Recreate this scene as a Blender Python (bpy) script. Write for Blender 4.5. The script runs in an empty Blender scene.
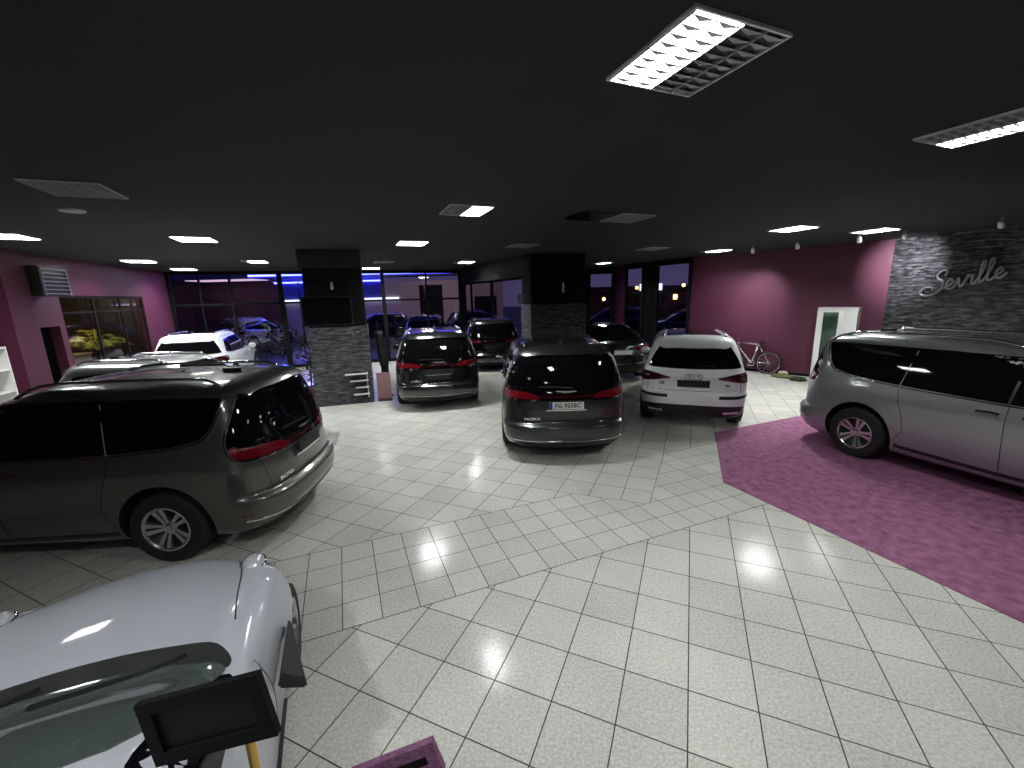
import bpy, bmesh, math, random
from mathutils import Vector, Matrix
from mathutils.bvhtree import BVHTree
PI = math.pi
rnd = random.Random(7)
scene = bpy.context.scene
COL = scene.collection
H = 2.53        # eye height
CZ = 3.71       # ceiling height

# ---------------------------------------------------------------- camera / world / exposure
def setup():
    cam = bpy.data.cameras.new('camera'); co = bpy.data.objects.new('camera', cam); COL.objects.link(co)
    pitch, roll = math.radians(11.87), math.radians(-1.49)
    fw = Vector((0, math.cos(pitch), -math.sin(pitch)))
    rt = Vector((1, 0, 0)); up = rt.cross(fw)
    r2 = rt*math.cos(roll)+up*math.sin(roll); u2 = -rt*math.sin(roll)+up*math.cos(roll)
    m = Matrix((r2, u2, -fw)).transposed().to_4x4(); m.translation = (0, 0, H)
    co.matrix_world = m
    cam.sensor_width = 36; cam.lens = 414.3/1024*36; cam.clip_start = .05; cam.clip_end = 300
    scene.camera = co
    w = bpy.data.worlds.new('dusk'); scene.world = w; w.use_nodes = True
    nt = w.node_tree; bg = nt.nodes['Background']
    tc = nt.nodes.new('ShaderNodeTexCoord'); sp = nt.nodes.new('ShaderNodeSeparateXYZ')
    cr = nt.nodes.new('ShaderNodeValToRGB')
    cr.color_ramp.elements[0].position = 0.0; cr.color_ramp.elements[0].color = (.11, .075, .17, 1)
    cr.color_ramp.elements[1].position = .35; cr.color_ramp.elements[1].color = (.022, .026, .11, 1)
    nt.links.new(tc.outputs['Generated'], sp.inputs[0]); nt.links.new(sp.outputs['Z'], cr.inputs[0])
    nt.links.new(cr.outputs[0], bg.inputs['Color']); bg.inputs['Strength'].default_value = .8
    vs = scene.view_settings
    vs.view_transform = 'Standard'; vs.look = 'None'; vs.exposure = 0.0; vs.gamma = 1; vs.use_curve_mapping = False
setup()
LAMP_STRENGTH = 7.0      # look of the tubes
LAMP_WATTS = 150.0       # downward light of one fully lit fixture

# ---------------------------------------------------------------- materials
MATS = {}
def mat(name, color, rough=.5, metal=0., emit=None, es=1., coat=0., spec=.5, noise=None, bump=None, trans=0.):
    if name in MATS: return MATS[name]
    m = bpy.data.materials.new(name); m.use_nodes = True
    nt = m.node_tree; b = nt.nodes['Principled BSDF']
    b.inputs['Base Color'].default_value = (*color, 1); b.inputs['Roughness'].default_value = rough
    b.inputs['Metallic'].default_value = metal; b.inputs['Coat Weight'].default_value = coat
    b.inputs['Coat Roughness'].default_value = .04
    b.inputs['Specular IOR Level'].default_value = spec
    if trans: b.inputs['Transmission Weight'].default_value = trans
    if emit: b.inputs['Emission Color'].default_value = (*emit, 1); b.inputs['Emission Strength'].default_value = es
    tc = nt.nodes.new('ShaderNodeTexCoord')
    if noise:
        n = nt.nodes.new('ShaderNodeTexNoise'); n.inputs['Scale'].default_value = noise[0]; n.inputs['Detail'].default_value = 6
        nt.links.new(tc.outputs['Object'], n.inputs['Vector'])
        mx = nt.nodes.new('ShaderNodeMix'); mx.data_type = 'RGBA'
        a = noise[1]
        mx.inputs[6].default_value = (*[c*(1-a) for c in color], 1); mx.inputs[7].default_value = (*[min(1, c*(1+a)) for c in color], 1)
        nt.links.new(n.outputs['Fac'], mx.inputs[0]); nt.links.new(mx.outputs[2], b.inputs['Base Color'])
    if bump:
        n = nt.nodes.new('ShaderNodeTexNoise'); n.inputs['Scale'].default_value = bump[0]; n.inputs['Detail'].default_value = 5
        nt.links.new(tc.outputs['Object'], n.inputs['Vector'])
        bp = nt.nodes.new('ShaderNodeBump'); bp.inputs['Strength'].default_value = bump[1]; bp.inputs['Distance'].default_value = .02
        nt.links.new(n.outputs['Fac'], bp.inputs['Height']); nt.links.new(bp.outputs[0], b.inputs['Normal'])
    MATS[name] = m
    return m

def glassmat(name, tint=(.8, .85, .9), refl=.12):
    m = bpy.data.materials.new(name); m.use_nodes = True; nt = m.node_tree
    nt.nodes.clear(); out = nt.nodes.new('ShaderNodeOutputMaterial')
    t = nt.nodes.new('ShaderNodeBsdfTransparent'); t.inputs[0].default_value = (*tint, 1)
    g = nt.nodes.new('ShaderNodeBsdfGlossy'); g.inputs['Roughness'].default_value = .02
    lw = nt.nodes.new('ShaderNodeLayerWeight'); lw.inputs[0].default_value = .5
    p = nt.nodes.new('ShaderNodeMath'); p.operation = 'POWER'; p.inputs[1].default_value = 4.0; nt.links.new(lw.outputs['Facing'], p.inputs[0])
    q = nt.nodes.new('ShaderNodeMath'); q.operation = 'MULTIPLY_ADD'; q.inputs[1].default_value = .7; q.inputs[2].default_value = .03; nt.links.new(p.outputs[0], q.inputs[0])
    mx = nt.nodes.new('ShaderNodeMixShader')
    nt.links.new(q.outputs[0], mx.inputs[0]); nt.links.new(t.outputs[0], mx.inputs[1]); nt.links.new(g.outputs[0], mx.inputs[2])
    nt.links.new(mx.outputs[0], out.inputs[0]); MATS[name] = m
    return m

def stone_mat():
    m = bpy.data.materials.new('split_stone'); m.use_nodes = True; nt = m.node_tree; b = nt.nodes['Principled BSDF']
    tc = nt.nodes.new('ShaderNodeTexCoord'); uv = tc.outputs['UV']
    br = nt.nodes.new('ShaderNodeTexBrick'); br.inputs['Scale'].default_value = 1
    br.inputs['Brick Width'].default_value = .30; br.inputs['Row Height'].default_value = .07; br.inputs['Mortar Size'].default_value = .004
    br.inputs['Mortar Smooth'].default_value = .3
    br.inputs['Color1'].default_value = (.035, .037, .042, 1); br.inputs['Color2'].default_value = (.085, .088, .098, 1); br.inputs['Mortar'].default_value = (.008, .008, .009, 1)
    nt.links.new(uv, br.inputs['Vector'])
    mp = nt.nodes.new('ShaderNodeMapping'); mp.inputs['Scale'].default_value = (5, 15, 1); nt.links.new(uv, mp.inputs[0])
    n = nt.nodes.new('ShaderNodeTexNoise'); n.inputs['Scale'].default_value = 1.0; n.inputs['Detail'].default_value = 6; nt.links.new(mp.outputs[0], n.inputs[0])
    vm = nt.nodes.new('ShaderNodeMix'); vm.data_type = 'RGBA'; vm.blend_type = 'MULTIPLY'; vm.inputs[0].default_value = 1
    rp = nt.nodes.new('ShaderNodeValToRGB'); rp.color_ramp.elements[0].position = .38; rp.color_ramp.elements[0].color = (.25, .25, .25, 1); rp.color_ramp.elements[1].position = .62; rp.color_ramp.elements[1].color = (1.5, 1.5, 1.55, 1)
    nt.links.new(n.outputs['Fac'], rp.inputs[0]); nt.links.new(br.outputs['Color'], vm.inputs[6]); nt.links.new(rp.outputs[0], vm.inputs[7]); nt.links.new(vm.outputs[2], b.inputs['Base Color'])
    ma = nt.nodes.new('ShaderNodeMath'); ma.operation = 'MULTIPLY_ADD'; ma.inputs[1].default_value = 3.0
    inv = nt.nodes.new('ShaderNodeMath'); inv.operation = 'SUBTRACT'; inv.inputs[0].default_value = 1; nt.links.new(br.outputs['Fac'], inv.inputs[1])
    nt.links.new(n.outputs['Fac'], ma.inputs[0]); nt.links.new(inv.outputs[0], ma.inputs[2])
    bp = nt.nodes.new('ShaderNodeBump'); bp.inputs['Strength'].default_value = 1; bp.inputs['Distance'].default_value = .06
    nt.links.new(ma.outputs[0], bp.inputs['Height']); nt.links.new(bp.outputs[0], b.inputs['Normal'])
    b.inputs['Roughness'].default_value = .45
    MATS['stone'] = m
    return m

def floor_mat():
    m = bpy.data.materials.new('floor_tiles'); m.use_nodes = True; nt = m.node_tree; b = nt.nodes['Principled BSDF']
    geo = nt.nodes.new('ShaderNodeNewGeometry'); sp = nt.nodes.new('ShaderNodeSeparateXYZ'); nt.links.new(geo.outputs['Position'], sp.inputs[0])
    X, Y = sp.outputs['X'], sp.outputs['Y']
    def M(op, a, c=None, d=None):
        n = nt.nodes.new('ShaderNodeMath'); n.operation = op
        for i, v in enumerate((a, c, d)):
            if v is None: continue
            if isinstance(v, (int, float)): n.inputs[i].default_value = v
            else: nt.links.new(v, n.inputs[i])
        return n.outputs[0]
    def lin(a, c, d): return M('ADD', M('ADD', M('MULTIPLY', X, a), M('MULTIPLY', Y, c)), d)
    def grid(p, q, s, g):     # returns (line mask, cell hash)
        p = M('DIVIDE', p, s); q = M('DIVIDE', q, s)
        def ed(v):
            f = M('FRACT', v); return M('MINIMUM', f, M('SUBTRACT', 1, f))
        d = M('MINIMUM', ed(p), ed(q))
        line = M('LESS_THAN', d, g/s)
        h = M('FRACT', M('MULTIPLY', M('SINE', M('ADD', M('MULTIPLY', M('FLOOR', p), 12.9898), M('MULTIPLY', M('FLOOR', q), 78.233))), 43758.5))
        return line, h
    # large tiles, turned 45 degrees to the room
    a = math.radians(-23.31); ox, oy, s = 1.359, 3.85, .4006
    ex = (math.cos(a), math.sin(a)); ey = (-math.sin(a), math.cos(a))
    l1, h1 = grid(lin(ex[0], ex[1], -(ex[0]*ox+ex[1]*oy)), lin(ey[0], ey[1], -(ey[0]*ox+ey[1]*oy)), s, .0040)
    c, sn = math.cos(math.radians(22.1)), math.sin(math.radians(22.1))
    U = lin(c, sn, 0); V = lin(-sn, c, 0)
    v0, v1 = 3.10*1.004, 4.315*1.004; ts = (v1-v0)/4
    l2, h2 = grid(M('SUBTRACT', U, .383), M('SUBTRACT', V, v0), ts, .0036)
    notch = M('ADD', 3.70, M('MULTIPLY', M('ABSOLUTE', M('SUBTRACT', U, 3.28)), .92))
    top = M('MINIMUM', notch, v1+.6)
    top = M('MINIMUM', top, M('ADD', v1, M('MULTIPLY', M('MAXIMUM', M('SUBTRACT', U, 3.9), 0), 2.)))
    inb = M('MULTIPLY', M('GREATER_THAN', V, v0), M('LESS_THAN', V, top))
    def mix(f, a_, b_):
        n = nt.nodes.new('ShaderNodeMix'); n.data_type = 'FLOAT'; nt.links.new(f, n.inputs[0])
        for i, v in ((2, a_), (3, b_)):
            if isinstance(v, (int, float)): n.inputs[i].default_value = v
            else: nt.links.new(v, n.inputs[i])
        return n.outputs[0]
    line = mix(inb, l1, l2); h = mix(inb, h1, h2)
    e1 = M('LESS_THAN', M('ABSOLUTE', M('SUBTRACT', V, v0)), .0045)
    e2 = M('LESS_THAN', M('ABSOLUTE', M('SUBTRACT', V, top)), .0045)
    line = M('MAXIMUM', line, M('MAXIMUM', e1, e2))
    n1 = nt.nodes.new('ShaderNodeTexNoise'); n1.inputs['Scale'].default_value = 55; n1.inputs['Detail'].default_value = 4; nt.links.new(geo.outputs['Position'], n1.inputs[0])
    n2 = nt.nodes.new('ShaderNodeTexNoise'); n2.inputs['Scale'].default_value = 1.3; n2.inputs['Detail'].default_value = 5; nt.links.new(geo.outputs['Position'], n2.inputs[0])
    n3 = nt.nodes.new('ShaderNodeTexNoise'); n3.inputs['Scale'].default_value = 9; n3.inputs['Detail'].default_value = 8; n3.inputs['Roughness'].default_value = .75; nt.links.new(geo.outputs['Position'], n3.inputs[0])
    val = M('ADD', M('ADD', M('MULTIPLY', M('SUBTRACT', n1.outputs['Fac'], .5), .55), M('MULTIPLY', h, .07)), M('MULTIPLY', n2.outputs['Fac'], .20))
    dirt = M('MULTIPLY', M('MAXIMUM', M('SUBTRACT', n3.outputs['Fac'], .60), 0), 1.1)
    val = M('SUBTRACT', M('ADD', val, .40), dirt)
    cb = nt.nodes.new('ShaderNodeCombineColor')
    nt.links.new(val, cb.inputs[0]); nt.links.new(M('MULTIPLY', val, .975), cb.inputs[1]); nt.links.new(M('MULTIPLY', val, .90), cb.inputs[2])
    mx = nt.nodes.new('ShaderNodeMix'); mx.data_type = 'RGBA'; nt.links.new(line, mx.inputs[0]); nt.links.new(cb.outputs[0], mx.inputs[6]); mx.inputs[7].default_value = (.06, .055, .048, 1)
    nt.links.new(mx.outputs[2], b.inputs['Base Color'])
    nt.links.new(M('ADD', M('MULTIPLY', n3.outputs['Fac'], .14), M('ADD', .09, M('MULTIPLY', line, .4))), b.inputs['Roughness'])
    b.inputs['Specular IOR Level'].default_value = .13
    bp = nt.nodes.new('ShaderNodeBump'); bp.inputs['Strength'].default_value = .4; bp.inputs['Distance'].default_value = .003
    nt.links.new(M('SUBTRACT', 1, line), bp.inputs['Height']); nt.links.new(bp.outputs[0], b.inputs['Normal'])
    MATS['floor'] = m
    return m

stone_mat(); floor_mat()
mat('ceiling', (.0085, .0118, .0138), .85, noise=(3, .25), bump=(30, .15))
mat('black_wall', (.0045, .005, .0055), .85, spec=.12)
mat('purple_wall', (.080, .0115, .038), .62, noise=(1.2, .12), bump=(60, .1))
mat('carpet', (.31, .115, .22), .95, noise=(10, .8), bump=(140, .8))
mat('tyre', (.012, .012, .012), .75, bump=(40, .1))
mat('black_plastic', (.012, .012, .013), .42)
mat('arch_black', (.006, .006, .006), .8)
mat('alloy', (.62, .63, .64), .22, .95)
mat('chrome', (.75, .76, .78), .12, 1.)
mat('dark_glass', (.004, .004, .005), .03, 0, spec=.6)
mat('red_lens', (.17, .005, .012), .10, 0, coat=1, noise=(18, .5))
mat('dark_red_lens', (.06, .003, .006), .08, 0, coat=1)
mat('clear_lens', (.72, .74, .78), .08, .4, coat=1)
mat('plate_white', (.75, .76, .74), .4)
mat('plate_blue', (.02, .05, .35), .4)
mat('letter_black', (.01, .01, .012), .4)
mat('graphite_paint', (.100, .096, .088), .36, .6, coat=1)
mat('dark_paint', (.032, .035, .036), .30, .6, coat=1)
mat('silver_paint', (.33, .335, .35), .33, .6, coat=1)
mat('light_silver_paint', (.52, .535, .59), .45, .1, coat=.6)
mat('white_paint', (.84, .85, .87), .35, 0, coat=.8)
mat('black_paint', (.012, .014, .014), .2, .2, coat=1)
mat('white_metal', (.72, .72, .70), .35, 0)
mat('grey_louver', (.42, .43, .43), .45, .1)
mat('tube_lit', (.9, .9, .9), .5, emit=(.93, 1.0, .97), es=LAMP_STRENGTH)
mat('tube_off', (.10, .10, .10), .35)
mat('frame_dark', (.008, .008, .009), .7, spec=.12)
mat('frame_light', (.45, .40, .42), .4)
mat('wood', (.30, .18, .09), .5, noise=(9, .3))
mat('dark_wood', (.035, .022, .016), .5, noise=(9, .4))
mat('gold', (.65, .42, .12), .3, .9)
mat('asphalt', (.03, .03, .038), .35, noise=(8, .4))
mat('leaf', (.62, .62, .12), .5, noise=(20, .4))
mat('dark_leaf', (.02, .035, .015), .9, noise=(10, .5), spec=.1)
mat('red_flower', (.45, .05, .03), .6)
mat('terracotta', (.20, .08, .05), .7)
glassmat('pane')
glassmat('windscreen_glass', (.45, .55, .50), .25)

# ---------------------------------------------------------------- helpers
def link(o, parent=None):
    COL.objects.link(o)
    if parent is not None: o.parent = parent
    return o
def obj(name, bm, m, parent=None, smooth=False, angle=None):
    me = bpy.data.meshes.new(name); bm.normal_update(); bm.to_mesh(me); bm.free()
    for mm in (m if isinstance(m, (list, tuple)) else [m]): me.materials.append(mm if not isinstance(mm, str) else MATS[mm])
    if smooth:
        me.polygons.foreach_set('use_smooth', [True]*len(me.polygons))
        if angle:
            try: me.set_sharp_from_angle(angle=math.radians(angle))
            except Exception: pass
    return link(bpy.data.objects.new(name, me), parent)
def empty(name, loc=(0, 0, 0), rz=0, label=None, cat=None, group=None):
    o = bpy.data.objects.new(name, None); o.location = loc; o.rotation_euler = (0, 0, rz); o.empty_display_size = .2
    link(o); return tag(o, label, cat, group)
def tag(o, label=None, cat=None, group=None, kind=None):
    if label: o['label'] = label
    if cat: o['category'] = cat
    if group: o['group'] = group
    if kind: o['kind'] = kind
    return o
def struct(name, bm, m, parent=None, smooth=False):
    o = obj(name, bm, m, parent, smooth)
    o['kind'] = 'structure'
    return o
def children(o, table):
    return table.get(o.name, [])
def copy_tree(o, parent=None, repl=None):
    kids = {}
    for x in bpy.data.objects:
        if x.parent: kids.setdefault(x.parent.name, []).append(x)
    def rec(s, p):
        c = s.copy(); COL.objects.link(c); c.parent = p
        if repl and c.type == 'MESH':
            for i, sl in enumerate(c.material_slots):
                base = s.data.materials[i]
                if sl.material and sl.material.name in repl:
                    tgt = MATS[repl[sl.material.name]]
                    sl.link = 'OBJECT'; sl.material = tgt
                elif base and sl.link == 'DATA': pass
        for k in kids.get(s.name, []): rec(k, c)
        return c
    return rec(o, parent)

def box(bm, x0, x1, y0, y1, z0, z1, M=None, mi=0):
    vs = [bm.verts.new((x, y, z)) for x in (x0, x1) for y in (y0, y1) for z in (z0, z1)]
    if M is not None:
        for v in vs: v.co = M @ v.co
    fs = []
    for f in ((0, 1, 3, 2), (4, 6, 7, 5), (0, 4, 5, 1), (2, 3, 7, 6), (0, 2, 6, 4), (1, 5, 7, 3)):
        q = bm.faces.new([vs[i] for i in f]); q.material_index = mi; fs.append(q)
    return vs
def tube(bm, pts, r, n=8, caps=True, closed=False):
    pts = [Vector(p) for p in pts]; rings = []
    N = len(pts)
    prev = None
    for i, p in enumerate(pts):
        if closed: d = pts[(i+1) % N]-pts[i-1]
        else: d = pts[min(i+1, N-1)]-pts[max(i-1, 0)]
        d.normalize()
        if prev is None:
            a = d.orthogonal().normalized()
        else:
            a = (prev-d*prev.dot(d))
            a = a.normalized() if a.length > 1e-6 else d.orthogonal().normalized()
        prev = a; b = d.cross(a)
        rr = r[i] if isinstance(r, (list, tuple)) else r
        rings.append([bm.verts.new(p+(a*math.cos(t)+b*math.sin(t))*rr) for t in [2*PI*k/n for k in range(n)]])
    for i in range(N if closed else N-1):
        A, B = rings[i], rings[(i+1) % N]
        for k in range(n): bm.faces.new((A[k], A[(k+1) % n], B[(k+1) % n], B[k]))
    if caps and not closed:
        bm.faces.new(rings[0][::-1]); bm.faces.new(rings[-1])
def lathe_y(bm, prof, n=40, c=(0, 0, 0)):   # prof: (radius, y)
    rings = []
    for r, y in prof:
        rings.append([bm.verts.new((c[0]+r*math.cos(2*PI*k/n), c[1]+y, c[2]+r*math.sin(2*PI*k/n))) for k in range(n)])
    for A, B in zip(rings, rings[1:]):
        for k in range(n): bm.faces.new((A[k], B[k], B[(k+1) % n], A[(k+1) % n]))
    return rings
def cr(pts, n=8, closed=False):     # Catmull-Rom
    P = [Vector(p) for p in pts]; N = len(P); out = []
    for i in range(N if closed else N-1):
        p0 = P[(i-1) % N] if closed else P[max(i-1, 0)]; p1 = P[i]; p2 = P[(i+1) % N]; p3 = P[(i+2) % N] if closed else P[min(i+2, N-1)]
        for k in range(n):
            t = k/n
            out.append(.5*((2*p1)+(p2-p0)*t+(2*p0-5*p1+4*p2-p3)*t*t+(3*p1-p0-3*p2+p3)*t**3))
    if not closed: out.append(P[-1])
    return out
def text_obj(name, body, size, m, parent, loc, rot, extrude=.003, align='CENTER', shear=0, bold=0):
    c = bpy.data.curves.new(name, 'FONT'); c.body = body; c.size = size; c.extrude = extrude; c.align_x = align; c.align_y = 'CENTER'; c.shear = shear; c.offset = bold; c.resolution_u = 3
    t = bpy.data.objects.new(name, c); COL.objects.link(t)
    me = bpy.data.meshes.new_from_object(t.evaluated_get(bpy.context.evaluated_depsgraph_get()))
    bpy.data.objects.remove(t); bpy.data.curves.remove(c)
    me.materials.clear(); me.materials.append(MATS[m])
    o = bpy.data.objects.new(name, me); link(o, parent); o.location = loc; o.rotation_euler = rot
    return o

# ---------------------------------------------------------------- car construction
def pchip(ts, ys, t):
    n = len(ts)
    if t <= ts[0]: return ys[0]
    if t >= ts[-1]: return ys[-1]
    h = [ts[i+1]-ts[i] for i in range(n-1)]; d = [(ys[i+1]-ys[i])/h[i] for i in range(n-1)]
    m = [0]*n; m[0] = d[0]; m[-1] = d[-1]
    for i in range(1, n-1):
        m[i] = 0 if d[i-1]*d[i] <= 0 else 2*d[i-1]*d[i]/(d[i-1]+d[i])
    i = max(k for k in range(n-1) if ts[k] <= t)
    s = (t-ts[i])/h[i]
    return (2*s**3-3*s*s+1)*ys[i]+(s**3-2*s*s+s)*h[i]*m[i]+(-2*s**3+3*s*s)*ys[i+1]+(s**3-s*s)*h[i]*m[i+1]

class Car:
    """body shell built from stacked plan outlines; panels are draped on it"""
    def __init__(self, rows, wheels, wr, sub=5, deform=None, nq=14, ns=26):
        T = list(range(len(rows)))
        bm = bmesh.new(); rings = []
        tot = (len(rows)-1)*sub
        for j in range(tot+1):
            t = j/sub
            z, xr, xf, w, Rr, Rf, pr, pf = [pchip(T, [r[k] for r in rows], t) for k in range(8)]
            L = xf-xr; Rr = min(Rr, L*.49); Rf = min(Rf, L*.49)
            half = []
            for k in range(nq+1):
                a = PI/2*k/nq; half.append((xr+Rr*(1-math.cos(a)**(2/pr) if k < nq else 1), w*math.sin(a)**(2/pr)))
            xs, xe = xr+Rr, xf-Rf
            for k in range(1, ns): half.append((xs+(xe-xs)*k/ns, w))
            for k in range(nq+1):
                a = PI/2*(1-k/nq); half.append((xf-Rf*(1-math.cos(a)**(2/pf) if k else 1), w*math.sin(a)**(2/pf) if k < nq else 0))
            xm = 0
            pts = []
            for x, y in half:
                y *= 1-.035*(abs(x-xm)/2.3)**2.5
                p = Vector((x, y, z))
                pts.append(p)
            ring = []
            full = pts+[Vector((p.x, -p.y, p.z)) for p in pts[-2:0:-1]]
            for p in full:
                if deform: p = deform(p)
                ring.append(bm.verts.new(p))
            rings.append(ring)
        n = len(rings[0])
        for A, B in zip(rings, rings[1:]):
            for k in range(n): bm.faces.new((A[k], B[k], B[(k+1) % n], A[(k+1) % n]))
        for R, rev in ((rings[0], False), (rings[-1], True)):
            m = n//2
            for k in range(m):
                a, b, c, d = R[k], R[k+1], R[(n-k-1) % n], R[(n-k) % n]
                vs = []
                for v in (a, b, c, d):
                    if v not in vs: vs.append(v)
                if len(vs) >= 3:
                    bm.faces.new(vs[::-1] if rev else vs)
        bmesh.ops.remove_doubles(bm, verts=bm.verts, dist=1e-5)
        bmesh.ops.recalc_face_normals(bm, faces=bm.faces)
        self.bm = bm; self.bvh = BVHTree.FromBMesh(bm); self.rows = rows
        self.xp_r = rows[3][1]+1.1; self.xp_f = rows[3][2]-1.1
        self.wheels = wheels; self.wr = wr
    def finish(self, paint, name, loc=(0, 0, 0)):
        root = empty(name, loc)
        me = bpy.data.meshes.new('body'); self.bm.to_mesh(me); me.materials.append(MATS[paint]); me.materials.append(MATS['arch_black'])
        ob = bpy.data.objects.new('body', me); COL.objects.link(ob)
        cb = bmesh.new()
        for x, hw in self.wheels:
            for s in (-1, 1):
                n = 36; R = self.wr*1.22
                y0, y1 = s*(hw-.34), s*(hw+.5)
                A = [cb.verts.new((x+R*math.cos(2*PI*k/n), y0, self.wr+.01+R*math.sin(2*PI*k/n))) for k in range(n)]
                B = [cb.verts.new((x+R*math.cos(2*PI*k/n), y1, self.wr+.01+R*math.sin(2*PI*k/n))) for k in range(n)]
                cb.faces.new(A); cb.faces.new(B)
                for k in range(n): cb.faces.new((A[k], A[(k+1) % n], B[(k+1) % n], B[k]))
        bmesh.ops.recalc_face_normals(cb, faces=cb.faces)
        for f in cb.faces: f.material_index = 1
        cme = bpy.data.meshes.new('cut'); cb.to_mesh(cme); cb.free(); cme.materials.append(MATS[paint]); cme.materials.append(MATS['arch_black'])
        co = bpy.data.objects.new('cut', cme); COL.objects.link(co)
        md = ob.modifiers.new('b', 'BOOLEAN'); md.operation = 'DIFFERENCE'; md.object = co; md.solver = 'EXACT'; md.material_mode = 'INDEX'
        dg = bpy.context.evaluated_depsgraph_get()
        me2 = bpy.data.meshes.new_from_object(ob.evaluated_get(dg))
        bpy.data.objects.remove(ob); bpy.data.objects.remove(co)
        me2.name = 'body'
        me2.polygons.foreach_set('use_smooth', [True]*len(me2.polygons))
        me2.set_sharp_from_angle(angle=math.radians(38))
        o = bpy.data.objects.new('body', me2); link(o, root)
        self.root = root; self.bm.free()
        return root
    def cast(self, view, u, v):
        if view == 'left': o, d = Vector((u, 3, v)), Vector((0, -1, 0))
        elif view == 'right': o, d = Vector((u, -3, v)), Vector((0, 1, 0))
        elif view == 'top': o, d = Vector((u, v, 4)), Vector((0, 0, -1))
        elif view == 'rear':
            a = math.radians(u); dd = Vector((-math.cos(a), math.sin(a), 0)); c = Vector((self.xp_r, 0, v)); o, d = c+dd*5, -dd
        elif view == 'front':
            a = math.radians(u); dd = Vector((math.cos(a), math.sin(a), 0)); c = Vector((self.xp_f, 0, v)); o, d = c+dd*5, -dd
        loc, nor, _, _ = self.bvh.ray_cast(o, d)
        if loc is None:
            # nearest point on the shell
            q = {'left': Vector((u, .9, v)), 'right': Vector((u, -.9, v)), 'top': Vector((u, v, 1.4))}.get(view, o+d*4)
            loc, nor, _, _ = self.bvh.find_nearest(q)
        if nor.dot(d) > 0: nor = -nor
        return loc, nor
    def patch(self, name, poly, m, view='left', off=.004, parent=None, smooth=5, step=None, closed=True, thick=.012, label=None):
        P = [Vector((p[0], p[1], 0)) for p in poly]
        if smooth: P = cr(P, smooth, True)
        deg = view in ('rear', 'front')
        st = step or (.05 if not deg else .05)
        sx = 1/55. if deg else 1.      # scale angles so that cells are near-square
        bm = bmesh.new(); vs = [bm.verts.new((p.x*sx, p.y, 0)) for p in P]
        bm.faces.new(vs)
        x0 = min(v.co.x for v in vs); x1 = max(v.co.x for v in vs); y0 = min(v.co.y for v in vs); y1 = max(v.co.y for v in vs)
        k = math.ceil((x0+1e-4)/st)*st
        while k < x1-1e-4:
            bmesh.ops.bisect_plane(bm, geom=bm.verts[:]+bm.edges[:]+bm.faces[:], plane_co=(k, 0, 0), plane_no=(1, 0, 0)); k += st
        k = math.ceil((y0+1e-4)/st)*st
        while k < y1-1e-4:
            bmesh.ops.bisect_plane(bm, geom=bm.verts[:]+bm.edges[:]+bm.faces[:], plane_co=(0, k, 0), plane_no=(0, 1, 0)); k += st
        bmesh.ops.remove_doubles(bm, verts=bm.verts, dist=1e-5)
        nors = {}
        for v in bm.verts:
            l, n = self.cast(view, v.co.x/sx, v.co.y); nors[v] = n; v.co = l+n*off
        bmesh.ops.recalc_face_normals(bm, faces=bm.faces)
        f0 = next(iter(bm.faces), None)
        bm.normal_update()
        s = sum(f.normal.dot(nors[f.verts[0]]) for f in bm.faces)
        if s < 0: bmesh.ops.reverse_faces(bm, faces=bm.faces)
        be = [e for e in bm.edges if e.is_boundary]
        ex = bmesh.ops.extrude_edge_only(bm, edges=be)
        old = {}
        nv = [g for g in ex['geom'] if isinstance(g, bmesh.types.BMVert)]
        for v in nv:
            # matching source vertex has the same position
            l, n, _, _ = self.bvh.find_nearest(v.co)
            dv = (v.co-l); dv = dv.normalized() if dv.length > 1e-6 else n
            v.co = v.co-dv*(off+thick)
        bmesh.ops.recalc_face_normals(bm, faces=bm.faces)
        bm.normal_update()
        o = obj(name, bm, m, parent if parent is not None else self.root, True, 40)
        if label: o['label'] = label
        return o
    def ribbon(self, name, path, width, m, view='left', off=.006, n=6, parent=None, prof=.006):
        deg = view in ('rear', 'front')
        P = cr([Vector((p[0], p[1], 0)) for p in path], n) if n else [Vector((p[0], p[1], 0)) for p in path]
        pts = [self.cast(view, p.x, p.y) for p in P]
        bm = bmesh.new(); prev = None
        for i, (l, nn) in enumerate(pts):
            d = pts[min(i+1, len(pts)-1)][0]-pts[max(i-1, 0)][0]
            if d.length < 1e-7: continue
            s = d.normalized().cross(nn).normalized()*(width/2)
            cur = [bm.verts.new(l+s-nn*.004), bm.verts.new(l+s*.8+nn*off), bm.verts.new(l-s*.8+nn*off), bm.verts.new(l-s-nn*.004)]
            if prev:
                for k in range(3): bm.faces.new((prev[k], prev[k+1], cur[k+1], cur[k]))
            else: bm.faces.new(cur)
            prev = cur
        bm.faces.new(prev[::-1])
        return obj(name, bm, m, parent if parent is not None else self.root, True, 50)

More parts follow.
